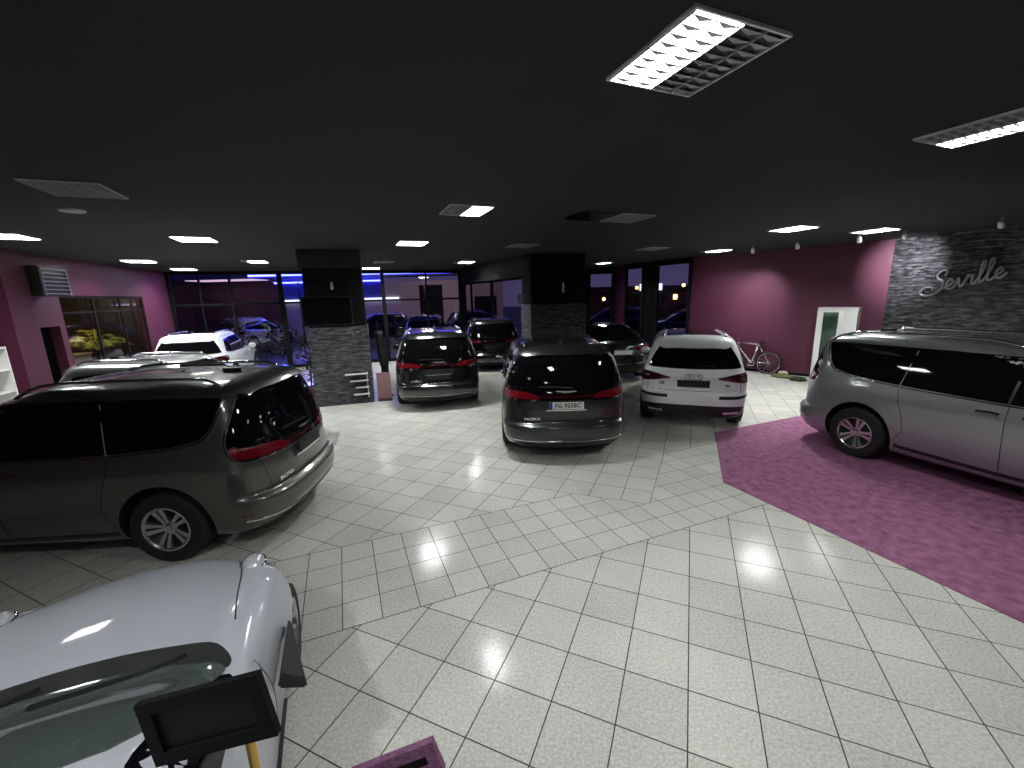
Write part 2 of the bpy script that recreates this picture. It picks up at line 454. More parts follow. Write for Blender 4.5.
def wheel_mesh(r, wid, style, parent, x, y, side):
    t = bmesh.new()
    ri = r*.63
    lathe_y(t, [(ri, .5*wid), (ri+.01, .5*wid+.004), (r*.83, .5*wid+.012), (r*.95, .5*wid), (r, .5*wid-.03), (r, -.5*wid+.03), (r*.95, -.5*wid), (ri, -.5*wid)], 48)
    for v in t.verts: v.co.y *= side
    if side < 0: bmesh.ops.reverse_faces(t, faces=t.faces)
    bmesh.ops.recalc_face_normals(t, faces=t.faces)
    w = obj('wheel', t, 'tyre', parent, True, 35); w.location = (x, y, r)
    b = bmesh.new()
    yo = .5*wid
    lathe_y(b, [(ri+.004, yo+.006), (ri-.012, yo+.008), (ri-.022, yo-.004), (ri-.03, yo-.06), (ri-.03, -yo)], 48)
    ns, kind = style
    def spoke(a0, a1, r0, r1, w0, w1, y0, y1, th=.03):
        p0 = Vector((r0*math.cos(a0), y0, r0*math.sin(a0))); p1 = Vector((r1*math.cos(a1), y1, r1*math.sin(a1)))
        d = (p1-p0).normalized(); s = Vector((-d.z, 0, d.x))
        q = []
        for p, ww in ((p0, w0), (p1, w1)):
            q += [b.verts.new(p+s*ww*.5-Vector((0, th, 0))), b.verts.new(p+s*ww*.38), b.verts.new(p-s*ww*.38), b.verts.new(p-s*ww*.5-Vector((0, th, 0)))]
        for k in range(3): b.faces.new((q[k], q[k+1], q[k+5], q[k+4]))
        b.faces.new((q[0], q[4], q[7], q[3])); b.faces.new(q[:4]); b.faces.new(q[4:][::-1])
    for k in range(ns):
        a = 2*PI*k/ns+.3
        if kind == 'single':
            dl = .12 if k % 2 else -.12
            spoke(a, a+dl, .05, ri-.015, .035, .062, yo-.035, yo-.005)
        else:
            dl = PI/ns*.52
            spoke(a-.12, a-dl, .05, ri-.015, .05, .04, yo-.04, yo-.004)
            spoke(a+.12, a+dl, .05, ri-.015, .05, .04, yo-.04, yo-.004)
    lathe_y(b, [(.001, yo-.018), (.032, yo-.018), (.036, yo-.03), (.075, yo-.04), (.078, yo-.07)], 24)
    for v in b.verts: v.co.y *= side
    bmesh.ops.recalc_face_normals(b, faces=b.faces)
    rim = obj('rim', b, 'alloy', w, True, 30)
    k = bmesh.new(); n = 32
    vs = [k.verts.new(((ri-.02)*math.cos(2*PI*i/n), side*(yo-.09), (ri-.02)*math.sin(2*PI*i/n))) for i in range(n)]
    k.faces.new(vs)
    vs2 = [k.verts.new(((.20)*math.cos(2*PI*i/n), side*(yo-.075), (.20)*math.sin(2*PI*i/n))) for i in range(n)]
    for i in range(n): k.faces.new((vs[i], vs[(i+1) % n], vs2[(i+1) % n], vs2[i]))
    k.faces.new(vs2)
    bmesh.ops.recalc_face_normals(k, faces=k.faces)
    obj('brake_disc', k, 'black_plastic', w)
    return w
def mirror_part(parent, x, y, z, s, paint):
    bm = bmesh.new()
    bmesh.ops.create_uvsphere(bm, u_segments=16, v_segments=10, radius=1)
    for v in bm.verts:
        c = v.co; v.co = Vector((x+c.x*.07*(1 if c.x > 0 else .35), y+s*(.13+c.y*s*.115), z+c.z*.08))
    tube(bm, [(x+.02, y-s*.03, z-.06), (x, y+s*.08, z-.03)], .028, 8)
    o = obj('side_mirror', bm, paint, parent, True); return o
def rail_part(car, x0, x1, y, m, h=.035):
    bm = bmesh.new(); pts = []
    for i in range(15):
        t = i/14; x = x0+(x1-x0)*t; l, n = car.cast('top', x, y)
        lift = h*min(1, math.sin(PI*min(max(t, .0), 1))*5)
        pts.append((x, y, l.z+lift+.002))
    tube(bm, pts, .016, 8)
    return obj('roof_rail', bm, m, car.root, True)
def plate(car, u, z, w, h, parent, letters, white=True, lean=.12, view='rear'):
    l, n = car.cast(view, u, z)
    base = bmesh.new(); box(base, -.008, .008, -w/2, w/2, -h/2, h/2)
    bmesh.ops.bevel(base, geom=base.edges[:], offset=.003, segments=1)
    p = obj('license_plate', base, 'plate_white' if white else 'black_plastic', parent)
    p.location = l+n*.02; s = -1 if view == 'rear' else 1
    p.rotation_euler = (0, lean*1, 0)
    if letters:
        bb = bmesh.new(); box(bb, -.0005, .0005, w/2-.045, w/2, -h/2, h/2)
        o = obj('country_band', bb, 'plate_blue', p); o.location = (-.010, 0, 0)
        text_obj('plate_lettering', letters, h*.88, 'letter_black', p, (-.010, -.02, 0), (PI/2, 0, -PI/2), .001, bold=.002)
    return p

def common_wheels(car, r, wid, style, hw):
    for x, _ in car.wheels:
        for s in (-1, 1): wheel_mesh(r, wid, style, car.root, x, s*(hw-wid/2), s)

def build_minivan(style, lettering):
    rows = [  # z, rear x, front x, half width, rear R, front R, exps
        (.20, -2.36, 2.40, .86, .45, .55, 2.6, 2.4), (.25, -2.44, 2.48, .92, .45, .6, 2.6, 2.4), (.36, -2.54, 2.54, .965, .46, .7, 2.7, 2.4),
        (.47, -2.585, 2.585, .99, .50, .8, 2.7, 2.3), (.575, -2.58, 2.58, 1.0, .50, .8, 2.7, 2.3), (.61, -2.545, 2.57, 1.0, .48, .8, 2.7, 2.3), (.65, -2.49, 2.56, 1.0, .48, .85, 2.7, 2.3),
        (.90, -2.475, 2.30, .995, .48, .9, 2.7, 2.3), (1.00, -2.465, 1.9, .985, .5, .8, 2.7, 2.3), (1.09, -2.45, 1.45, .965, .5, .6, 2.7, 2.4), (1.17, -2.42, 1.25, .945, .45, .6, 3.0, 2.5),
        (1.35, -2.37, .95, .895, .42, .6, 3.1, 2.6), (1.54, -2.30, .50, .835, .38, .6, 3.2, 2.8), (1.64, -2.25, .22, .795, .36, .6, 3.2, 2.8), (1.69, -2.20, .05, .76, .36, .6, 3.2, 2.8),
        (1.725, -2.12, -.05, .705, .42, .5, 3.1, 2.7), (1.752, -1.98, -.15, .61, .5, .5, 2.8, 2.5), (1.768, -1.75, -.3, .44, .5, .4, 2.5, 2.3), (1.776, -1.4, -.5, .2, .3, .3, 2.3, 2.2), (1.778, -1.1, -.8, .02, .1, .1, 2, 2)]
    car = Car(rows, [(-1.46, 1.0), (1.63, 1.0)], .365)
    root = car.finish('graphite_paint', 'minivan')
    # wrap-round black tailgate area and its glass
    car.patch('rear_window', [(-40, 1.655), (-20, 1.672), (0, 1.675), (20, 1.672), (40, 1.655), (45, 1.62), (50, 1.46), (54, 1.28), (55, 1.14), (53, 1.05), (46, 1.005), (25, .985), (0, .985), (-25, .985), (-46, 1.005), (-53, 1.05), (-55, 1.14), (-54, 1.28), (-50, 1.46), (-45, 1.62)], 'dark_glass', 'rear', .004)
    for s in (-1, 1):
        car.patch('tail_light', [(s*24, 1.005), (s*25, 1.06), (s*33, 1.105), (s*47, 1.13), (s*53, 1.145), (s*54.5, 1.10), (s*52, 1.04), (s*44, 1.01)], 'red_lens', 'rear', .016)
        car.ribbon('chrome_outline', [(s*25, .978), (s*46, .996), (s*53.8, 1.045), (s*55.8, 1.14), (s*54.8, 1.28), (s*50.8, 1.46), (s*45.8, 1.62), (s*41, 1.66)], .016, 'chrome', 'rear', .010)
    car.patch('light_bar', [(-25, 1.02), (25, 1.02), (25, 1.055), (-25, 1.055)], 'dark_red_lens', 'rear', .012, smooth=0)
    # winged emblem
    l, n = car.cast('rear', 0, 1.105)
    bm = bmesh.new()
    for s in (-1, 1):
        pts = [(0, .018), (s*.12, .022), (s*.17, .014), (s*.10, .0), (0, -.018)]
        vs = [bm.verts.new((0, p[0], p[1])) for p in pts]; f = bm.faces.new(vs if s > 0 else vs[::-1])
    bmesh.ops.solidify(bm, geom=bm.faces[:], thickness=.012)
    em = obj('winged_emblem', bm, 'chrome', root); em.location = l+n*.012
    # plate recess, handle strip, lettering
    car.patch('plate_recess', [(-19, .825), (19, .825), (20.5, .955), (-20.5, .955)], 'black_plastic', 'rear', .006, smooth=0)
    car.ribbon('handle_strip', [(-17, .835), (0, .832), (17, .835)], .022, 'chrome', 'rear', .016)
    plate(car, 0, .905, .52, .108, root, lettering, bool(lettering))
    for y, txt, sz in ((.56, 'PACIFICA', .058),):
        l, n = car.cast('rear', math.degrees(math.atan(y/1.05)), .70)
        text_obj('badge_lettering', txt, sz, 'chrome', root, l+n*.006, (PI/2, 0, -PI/2-.10), .003, bold=.002)
    car.ribbon('tailgate_seam', [(-38, .67), (-40, .85), (-42, .98)], .008, 'letter_black', 'rear', .002)
    car.ribbon('tailgate_seam', [(38, .67), (40, .85), (42, .98)], .008, 'letter_black', 'rear', .002)
    car.ribbon('tailgate_seam', [(-38, .662), (0, .655), (38, .662)], .010, 'letter_black', 'rear', .002)
    car.ribbon('bumper_strip', [(-52, .38), (-25, .36), (0, .355), (25, .36), (52, .38)], .018, 'chrome', 'rear', .008)
    car.patch('rear_valance', [(-42, .23), (0, .215), (42, .23), (40, .30), (0, .32), (-40, .30)], 'black_plastic', 'rear', .006)
    for s in (-1, 1):
        car.patch('reflector', [(s*49, .43), (s*54, .435), (s*54, .455), (s*49, .45)], 'dark_red_lens', 'rear', .006, smooth=0)
    car.ribbon('wiper', [(-6, 1.165), (10, 1.18), (24, 1.185)], .02, 'black_plastic', 'rear', .03)
    # spoiler
    car.patch('roof_spoiler', [(-2.02, -.64), (-2.02, .64), (-2.20, .60), (-2.245, .3), (-2.255, 0), (-2.245, -.3), (-2.20, -.60)], 'graphite_paint', 'top', .022, smooth=4)
    sides = ('left', 'right')
    for v in sides:
        car.patch('side_window', [(-2.03, 1.50), (-2.06, 1.60), (-2.045, 1.628), (-1.98, 1.635), (-1.7, 1.64), (-1.0, 1.645), (-.2, 1.64), (.25, 1.60), (.62, 1.44), (1.12, 1.17), (1.10, 1.125), (.4, 1.115), (-.8, 1.14), (-1.50, 1.18), (-1.82, 1.235), (-1.94, 1.31)], 'dark_glass', v, .003)
        car.ribbon('window_chrome', [(-2.07, 1.635), (-2.08, 1.60), (-2.05, 1.49), (-1.955, 1.295), (-1.83, 1.215), (-1.50, 1.162), (-.8, 1.122), (.4, 1.10), (1.12, 1.11)], .020, 'chrome', v, .009)
        car.ribbon('window_divider', [(-1.02, 1.14), (-.94, 1.61)], .010, 'grey_louver', v, .005, n=2)
        car.ribbon('window_divider', [(.02, 1.13), (.06, 1.62)], .03, 'black_plastic', v, .006, n=2)
        car.ribbon('door_seam', [(-1.02, 1.10), (-1.0, .95), (-.93, .75), (-.90, .55), (-.98, .42), (-.93, .33)], .008, 'letter_black', v, .0015)
        car.ribbon('door_seam', [(.03, 1.10), (.03, .9), (.04, .7), (.05, .5), (.05, .33)], .010, 'letter_black', v, .003, n=6)
        car.ribbon('door_seam', [(1.15, 1.09), (1.22, .8), (1.18, .33)], .008, 'letter_black', v, .0015)
        car.ribbon('sill_trim', [(-.98, .32), (0, .30), (1.1, .31)], .06, 'black_plastic', v, .004)
        car.ribbon('door_handle', [(-.22, 1.0), (-.12, 1.007), (-.02, 1.0)], .032, 'chrome', v, .035)
        car.ribbon('door_handle', [(.16, 1.0), (.26, 1.007), (.36, 1.0)], .032, 'chrome', v, .035)
        car.ribbon('body_crease', [(-1.9, .98), (-1.0, .94), (0, .93), (1.2, .96)], .006, 'graphite_paint', v, .003)
    car.patch('windscreen', [(-1.0, 0), (0, 0)], 'dark_glass', 'top') if False else None
    car.patch('windscreen', [(12, 1.12), (0, 1.12), (-12, 1.12), (-25, 1.14), (-33, 1.22), (-24, 1.62), (0, 1.65), (24, 1.62), (33, 1.22), (25, 1.14)], 'dark_glass', 'front', .004) if False else None
    car.patch('windscreen', [(1.33, 0), (1.27, .45), (1.12, .76), (.95, .76), (.15, .55), (.12, 0), (.15, -.55), (.95, -.76), (1.12, -.76), (1.27, -.45)], 'dark_glass', 'top', .004)
    for s in (-1, 1):
        rail_part(car, -1.95, .05, s*.60, 'chrome', .045)
        mirror_part(root, 1.02, s*.93, 1.13, s, 'black_paint')
        car.patch('head_light', [(s*38, .86), (s*62, .95), (s*60, .87), (s*40, .78)], 'clear_lens', 'front', .006)
    car.patch('roof_antenna', [(-1.82, -.02), (-1.72, -.035), (-1.62, 0), (-1.72, .035)], 'black_plastic', 'top', .045, smooth=3)
    common_wheels(car, .365, .235, style, .985)
    return root

def build_suv():
    rows = [
        (.22, -2.16, 2.14, .80, .4, .55, 2.6, 2.4), (.28, -2.24, 2.26, .88, .4, .6, 2.6, 2.4), (.42, -2.31, 2.32, .92, .42, .7, 2.7, 2.4),
        (.60, -2.34, 2.34, .94, .45, .75, 2.8, 2.3), (.70, -2.32, 2.33, .945, .45, .75, 2.8, 2.3), (.76, -2.27, 2.31, .945, .42, .75, 2.8, 2.3), (.90, -2.25, 2.1, .94, .40, .8, 2.8, 2.3), (.99, -2.27, 1.6, .925, .42, .7, 2.8, 2.3),
        (1.05, -2.24, 1.2, .90, .42, .6, 2.8, 2.4), (1.12, -2.18, 1.0, .875, .40, .6, 3.0, 2.5), (1.30, -2.08, .70, .825, .38, .6, 3.2, 2.6), (1.46, -1.97, .42, .765, .36, .6, 3.2, 2.7), (1.56, -1.89, .25, .72, .36, .6, 3.2, 2.7),
        (1.608, -1.82, .16, .675, .40, .5, 3.1, 2.7), (1.640, -1.72, .10, .60, .45, .5, 2.9, 2.6), (1.660, -1.55, .0, .45, .45, .4, 2.6, 2.4), (1.670, -1.2, -.2, .22, .3, .3, 2.4, 2.2), (1.673, -.8, -.5, .02, .1, .1, 2, 2)]
    car = Car(rows, [(-1.40, .94), (1.42, .94)], .365)
    root = car.finish('white_paint', 'suv')
    car.patch('rear_window', [(-40, 1.555), (-20, 1.572), (0, 1.575), (20, 1.572), (40, 1.555), (43, 1.50), (45, 1.34), (46, 1.20), (45, 1.135), (25, 1.118), (0, 1.112), (-25, 1.118), (-45, 1.135), (-46, 1.20), (-45, 1.34), (-43, 1.50)], 'dark_glass', 'rear', .004)
    for s in (-1, 1):
        car.patch('tail_light', [(s*22, .955), (s*24, .985), (s*38, 1.035), (s*50, 1.05), (s*56, 1.03), (s*56, .94), (s*50, .885), (s*42, .885), (s*30, .925)], 'dark_red_lens', 'rear', .012, smooth=4)
        car.ribbon('bumper_slot', [(s*22, .64), (s*38, .64), (s*53, .665)], .06, 'black_plastic', 'rear', .006)
        car.ribbon('tailgate_seam', [(s*41, .72), (s*42, .89)], .008, 'letter_black', 'rear', .0015, n=2)
    car.patch('plate_recess', [(-15, .80), (15, .80), (15.5, .925), (-15.5, .925)], 'black_plastic', 'rear', .006, smooth=0)
    plate(car, 0, .862, .50, .105, root, None, False)
    bm = bmesh.new()
    for k in range(4):
        cx = (k-1.5)*.070
        tube(bm, [(0, cx+.044*math.cos(t*PI/10), .044*math.sin(t*PI/10)) for t in range(20)], .008, 6, closed=True)
    l, n = car.cast('rear', 0, .99); rg = obj('ring_emblem', bm, 'chrome', root, True); rg.location = l+n*.012
    l, n = car.cast('rear', 29, .86); text_obj('badge_lettering', 'Q5', .075, 'letter_black', root, l+n*.006, (PI/2, 0, -PI/2-.08), .003, bold=.002)
    l, n = car.cast('rear', -30, .84); text_obj('badge_lettering', 'TDI', .05, 'letter_black', root, l+n*.006, (PI/2, 0, -PI/2+.08), .003, bold=.002)
    car.ribbon('tailgate_seam', [(-41, .745), (0, .735), (41, .745)], .010, 'letter_black', 'rear', .0015)
    car.patch('rear_valance', [(-54, .25), (0, .23), (54, .25), (58, .40), (45, .47), (0, .49), (-45, .47), (-58, .40)], 'black_plastic', 'rear', .006)
    for s in (-1, 1): car.ribbon('tailpipe', [(s*27, .36), (s*40, .37)], .06, 'chrome', 'rear', .02, n=2)
    car.ribbon('wiper', [(-3, 1.15), (-22, 1.165)], .018, 'chrome', 'rear', .02, n=3)
    car.patch('roof_spoiler', [(-1.72, -.60), (-1.72, .60), (-1.92, .56), (-1.965, .3), (-1.975, 0), (-1.965, -.3), (-1.92, -.56)], 'white_paint', 'top', .02, smooth=4)
    for v in ('left', 'right'):
        car.patch('side_window', [(-1.78, 1.18), (-1.60, 1.40), (-1.45, 1.48), (-.6, 1.515), (0, 1.50), (.35, 1.37), (.80, 1.12), (.75, 1.07), (0, 1.06), (-1.0, 1.085), (-1.6, 1.12)], 'dark_glass', v, .003)
        car.ribbon('window_chrome', [(-1.80, 1.17), (-1.6, 1.11), (-1.0, 1.072), (0, 1.045), (.78, 1.055)], .016, 'chrome', v, .007)
        for x0, x1 in ((-1.22, -1.14), (-.12, -.08)): car.ribbon('window_divider', [(x0, 1.08), (x1, 1.50)], .05, 'black_plastic', v, .006, n=2)
        for x in (-.95, -.08, .88): car.ribbon('door_seam', [(x-.02, 1.05), (x, .75), (x, .36)], .008, 'letter_black', v, .0015)
        for x in (-.28, .62): car.ribbon('door_handle', [(x-.09, .94), (x, .947), (x+.09, .94)], .03, 'white_paint', v, .035)
        car.ribbon('sill_trim', [(-.95, .32), (0, .30), (.95, .32)], .08, 'black_plastic', v, .004)
    car.patch('sunroof', [(-1.52, -.50), (-1.52, .50), (-.12, .46), (-.12, -.46)], 'dark_glass', 'top', .004, smooth=0)
    car.patch('windscreen', [(1.05, 0), (1.0, .4), (.86, .68), (.72, .68), (.22, .50), (.19, 0), (.22, -.50), (.72, -.68), (.86, -.68), (1.0, -.4)], 'dark_glass', 'top', .004)
    for s in (-1, 1):
        rail_part(car, -1.65, .0, s*.55, 'chrome', .035)
        mirror_part(root, .80, s*.86, 1.08, s, 'white_paint')
        car.patch('head_light', [(s*38, .84), (s*58, .90), (s*56, .80), (s*40, .74)], 'clear_lens', 'front', .006)
    car.patch('roof_antenna', [(-1.55, -.02), (-1.47, -.03), (-1.38, 0), (-1.47, .03)], 'black_plastic', 'top', .04, smooth=3)
    common_wheels(car, .365, .235, (5, 'double'), .93)
    return root

def build_saloon():
    rows = [
        (.20, -2.20, 2.20, .80, .4, .6, 2.6, 2.3), (.27, -2.32, 2.35, .89, .45, .7, 2.6, 2.3), (.45, -2.40, 2.42, .925, .5, .8, 2.6, 2.2), (.62, -2.42, 2.42, .93, .5, .8, 2.6, 2.2),
        (.78, -2.40, 2.2, .92, .5, .9, 2.6, 2.2), (.90, -2.38, 1.6, .905, .5, .8, 2.6, 2.2), (.97, -2.30, 1.1, .88, .5, .6, 2.6, 2.3), (1.02, -2.08, .95, .84, .5, .6, 2.6, 2.4),
        (1.12, -1.78, .72, .78, .6, .6, 2.4, 2.4), (1.24, -1.42, .42, .70, .6, .6, 2.4, 2.5), (1.33, -1.10, .12, .62, .5, .5, 2.4, 2.5), (1.385, -.85, -.1, .50, .35, .35, 2.2, 2.2), (1.41, -.65, -.25, .3, .18, .18, 2, 2), (1.42, -.5, -.4, .02, .05, .05, 2, 2)]
    car = Car(rows, [(-1.42, .93), (1.45, .93)], .345)
    root = car.finish('black_paint', 'saloon_car')
    car.patch('rear_window', [(-2.05, 0), (-1.98, .5), (-1.85, .62), (-1.0, .50), (-.95, 0), (-1.0, -.50), (-1.85, -.62), (-1.98, -.5)], 'dark_glass', 'top', .004)
    for s in (-1, 1):
        car.patch('tail_light', [(s*20, .84), (s*22, .90), (s*48, .93), (s*56, .90), (s*54, .82), (s*40, .80)], 'red_lens', 'rear', .010)
    car.ribbon('boot_chrome', [(-20, .885), (20, .885)], .02, 'chrome', 'rear', .012, n=3)
    plate(car, 0, .76, .52, .108, root, None, True)
    car.patch('rear_valance', [(-45, .23), (0, .22), (45, .23), (46, .36), (0, .40), (-46, .36)], 'black_plastic', 'rear', .006)
    car.ribbon('bumper_strip', [(-45, .50), (0, .47), (45, .50)], .02, 'chrome', 'rear', .010)
    for v in ('left', 'right'):
        car.patch('side_window', [(-1.50, 1.03), (-1.2, 1.17), (-.75, 1.27), (-.3, 1.28), (.15, 1.2), (.72, 1.0), (.6, .965), (-.6, .965), (-1.3, .99)], 'dark_glass', v, .003)
        car.ribbon('window_chrome', [(-1.52, 1.03), (-1.2, 1.18), (-.75, 1.285), (-.3, 1.295), (.15, 1.215), (.74, 1.0)], .018, 'chrome', v, .008)
        for x in (-.85, .05, .95): car.ribbon('door_seam', [(x, .95), (x, .36)], .008, 'grey_louver', v, .0015, n=4)
        for x in (-.15, .75): car.ribbon('door_handle', [(x-.18, .84), (x, .84)], .028, 'chrome', v, .03, n=2)
    car.patch('windscreen', [(1.05, 0), (1.0, .5), (.85, .66), (.2, .5), (.12, 0), (.2, -.5), (.85, -.66), (1.0, -.5)], 'dark_glass', 'top', .004)
    for s in (-1, 1):
        mirror_part(root, .75, s*.87, .98, s, 'black_paint')
        car.patch('head_light', [(s*40, .66), (s*60, .74), (s*58, .66), (s*42, .58)], 'clear_lens', 'front', .006)
    common_wheels(car, .345, .225, (5, 'double'), .92)
    return root

def build_roadster():
    shf = lambda P: [(x-.13, y) for x, y in P]
    def df(p):
        # raised front wings that run back from the lamps
        x, y, z = p
        s = 1 if y >= 0 else -1
        if z > .55:
            ay = abs(y)
            g = math.exp(-((ay-.66)/.16)**2)*(1/(1+math.exp(-(x-.3)*6)))*(1/(1+math.exp((x-1.75)*7)))
            p = Vector((x, y, z+.055*g))
        if .2 < z < .9:
            g = math.exp(-((p.x-1.46)/.42)**2)*math.exp(-((z-.62)/.28)**2)
            g2 = math.exp(-((p.x+1.15)/.45)**2)*math.exp(-((z-.62)/.28)**2)
            p = Vector((p.x, y+s*(.06*g+.06*g2)*min(1, abs(y)/.6), p.z))
        return p
    rows = [
        (.16, -1.95, 1.85, .72, .4, .6, 2.5, 2.2), (.22, -2.02, 1.98, .79, .45, .7, 2.5, 2.2), (.38, -2.08, 2.06, .82, .5, .8, 2.5, 2.2), (.55, -2.10, 2.08, .83, .5, .85, 2.5, 2.1),
        (.66, -2.08, 2.02, .825, .5, .9, 2.5, 2.1), (.73, -2.06, 1.90, .815, .5, .9, 2.5, 2.1), (.79, -2.02, 1.68, .80, .5, .85, 2.5, 2.1), (.84, -1.95, 1.32, .79, .5, .8, 2.5, 2.2), (.875, -1.8, .94, .78, .5, .6, 2.5, 2.3), (.91, -1.6, .64, .76, .5, .45, 2.5, 2.5),
        (1.02, -1.35, .40, .71, .5, .45, 2.4, 2.6), (1.15, -1.05, .10, .645, .45, .4, 2.4, 2.6), (1.22, -.85, -.08, .58, .35, .35, 2.3, 2.4), (1.26, -.7, -.18, .42, .28, .28, 2.1, 2.1), (1.28, -.5, -.3, .02, .05, .05, 2, 2)]
    car = Car(rows, [(-1.22, .86), (1.46, .86)], .30, deform=df)
    root = car.finish('light_silver_paint', 'roadster')
    # bonnet shut line and scuttle
    for s in (-1, 1):
        car.ribbon('bonnet_seam', [(1.80, s*.50), (1.45, s*.585), (1.1, s*.625), (.85, s*.66)], .010, 'letter_black', 'top', .0015)
        car.patch('head_light', [(1.80, s*.62), (1.70, s*.73), (1.52, s*.77), (1.50, s*.71), (1.62, s*.62), (1.74, s*.55)], 'clear_lens', 'top', .010)
        mb = bmesh.new()
        V8 = [(1.06, .85, .62), (.62, .84, .62), (.60, .87, .72), (1.02, .87, .70), (1.02, .89, .63), (.56, .98, .62), (.54, .98, .70), (.98, .89, .69)]
        vs = [mb.verts.new((p[0], s*p[1], p[2])) for p in V8]
        for f in ((0, 1, 2, 3), (4, 7, 6, 5), (0, 4, 5, 1), (1, 5, 6, 2), (2, 6, 7, 3), (3, 7, 4, 0)): mb.faces.new([vs[i] for i in f])
        bmesh.ops.recalc_face_normals(mb, faces=mb.faces); bmesh.ops.bevel(mb, geom=mb.edges[:], offset=.015, segments=2)
        obj('side_mirror', mb, 'black_plastic', root, True, 50)
    car.patch('scuttle', shf([(.99, 0), (.95, .35), (.84, .58), (.68, .695), (.61, .68), (.68, .56), (.78, .35), (.82, 0), (.78, -.35), (.68, -.56), (.61, -.68), (.68, -.695), (.84, -.58), (.95, -.35)]), 'black_plastic', 'top', .004, smooth=4)
    car.patch('windscreen', shf([(.84, 0), (.80, .35), (.70, .56), (.62, .68), (.52, .66), (.16, .48), (.12, 0), (.16, -.48), (.52, -.66), (.62, -.68), (.70, -.56), (.80, -.35)]), 'roadster_glass', 'top', .006, smooth=4)
    car.ribbon('wiper', shf([(.80, -.50), (.76, -.25), (.74, .02)]), .018, 'black_plastic', 'top', .025)
    car.ribbon('wiper', shf([(.88, .05), (.80, .30), (.70, .54)]), .018, 'black_plastic', 'top', .025)
    for v in ('left', 'right'):
        car.patch('side_window', [(-.95, .98), (-.7, 1.12), (-.2, 1.18), (.10, 1.10), (.42, .96), (.3, .93), (-.6, .93)], 'dark_glass', v, .003)
        car.ribbon('door_seam', [(.55, .88), (.60, .6), (.55, .26)], .008, 'letter_black', v, .0015)
        car.ribbon('door_seam', [(-.55, .9), (-.62, .6), (-.5, .26)], .008, 'letter_black', v, .0015)
        car.patch('side_sill', [(-.85, .18), (.85, .18), (.88, .30), (-.88, .30)], 'black_plastic', v, .02, smooth=0)
    for s in (-1, 1):
        hb_ = bmesh.new(); bmesh.ops.create_uvsphere(hb_, u_segments=20, v_segments=12, radius=1)
        for v in hb_.verts: v.co = Vector((v.co.x*.10, v.co.y*.07, v.co.z*.055))
        l, n = car.cast('top', 1.57, s*.63)
        h_ = obj('head_light', hb_, 'clear_lens', root, True); h_.location = l+Vector((0, 0, .005))
        hr = bmesh.new(); tube(hr, [(.103*math.cos(k*PI/16), .073*math.sin(k*PI/16), 0) for k in range(32)], .009, 6, closed=True); obj('lamp_ring', hr, 'chrome', h_, True)
    car.patch('grille', [(-25, .34), (0, .32), (25, .34), (24, .5), (0, .53), (-24, .5)], 'black_plastic', 'front', .004)
    common_wheels(car, .30, .20, (5, 'double'), .83)
    return root

mat('roadster_glass', (.075, .095, .085), .06, 0, spec=.7, coat=.5)

# ---------------------------------------------------------------- room shell
def prism(bm, poly, z0, z1, mi=0):
    A = [bm.verts.new((x, y, z0)) for x, y in poly]; B = [bm.verts.new((x, y, z1)) for x, y in poly]; n = len(poly)
    bm.faces.new(A[::-1]); bm.faces.new(B)
    for k in range(n): bm.faces.new((A[k], A[(k+1) % n], B[(k+1) % n], B[k]))
    bmesh.ops.recalc_face_normals(bm, faces=bm.faces)
def wall_frame(A, B):
    A = Vector((*A, 0)); B = Vector((*B, 0)); t = (B-A).normalized(); n = Vector((-t.y, t.x, 0))
    M = Matrix((t, n, Vector((0, 0, 1)))).transposed().to_4x4(); M.translation = A
    return M, (B-A).length
def wall(name, A, B, z0, z1, m, out=1, th=.2, holes=(), uv=False):
    """wall slab along A-B; room side is the line, thickness goes to side `out` of it; holes (t0,t1,z0,z1)"""
    M, L = wall_frame(A, B); bm = bmesh.new()
    ts = sorted({0, L, *[h[0] for h in holes], *[h[1] for h in holes]}); zs = sorted({z0, z1, *[h[2] for h in holes], *[h[3] for h in holes]})
    for a, b in zip(ts, ts[1:]):
        for c, d in zip(zs, zs[1:]):
            if any(h[0]-1e-4 <= a and b <= h[1]+1e-4 and h[2]-1e-4 <= c and d <= h[3]+1e-4 for h in holes): continue
            box(bm, a, b, min(0, out*th), max(0, out*th), c, d, M)
    bmesh.ops.recalc_face_normals(bm, faces=bm.faces)
    if uv:
        ul = bm.loops.layers.uv.new('uv'); Mi = M.inverted()
        for f in bm.faces:
            for l in f.loops:
                q = Mi @ l.vert.co; l[ul].uv = (q.x+q.y, q.z)
    return struct(name, bm, m)

bm = bmesh.new(); prism(bm, [(-16, -4), (17, -4), (17, 12), (8.2, 16.5), (5, 20.2), (3, 20.2), (1.5, 18.2), (.95, 18.05), (-2.75, 24.8), (-2.75, 18.3), (-12.6, 15.35), (-16, 15.2)], -.15, 0); struct('floor', bm, 'floor')
bm = bmesh.new(); prism(bm, [(-16, -4), (17, -4), (17, 12), (8.2, 16.5), (5, 20.2), (3, 20.2), (1.5, 18.2), (.95, 18.05), (-2.75, 24.8), (-2.75, 18.3), (-12.6, 15.35), (-16, 15.2)], CZ, CZ+.15); struct('ceiling', bm, 'ceiling')
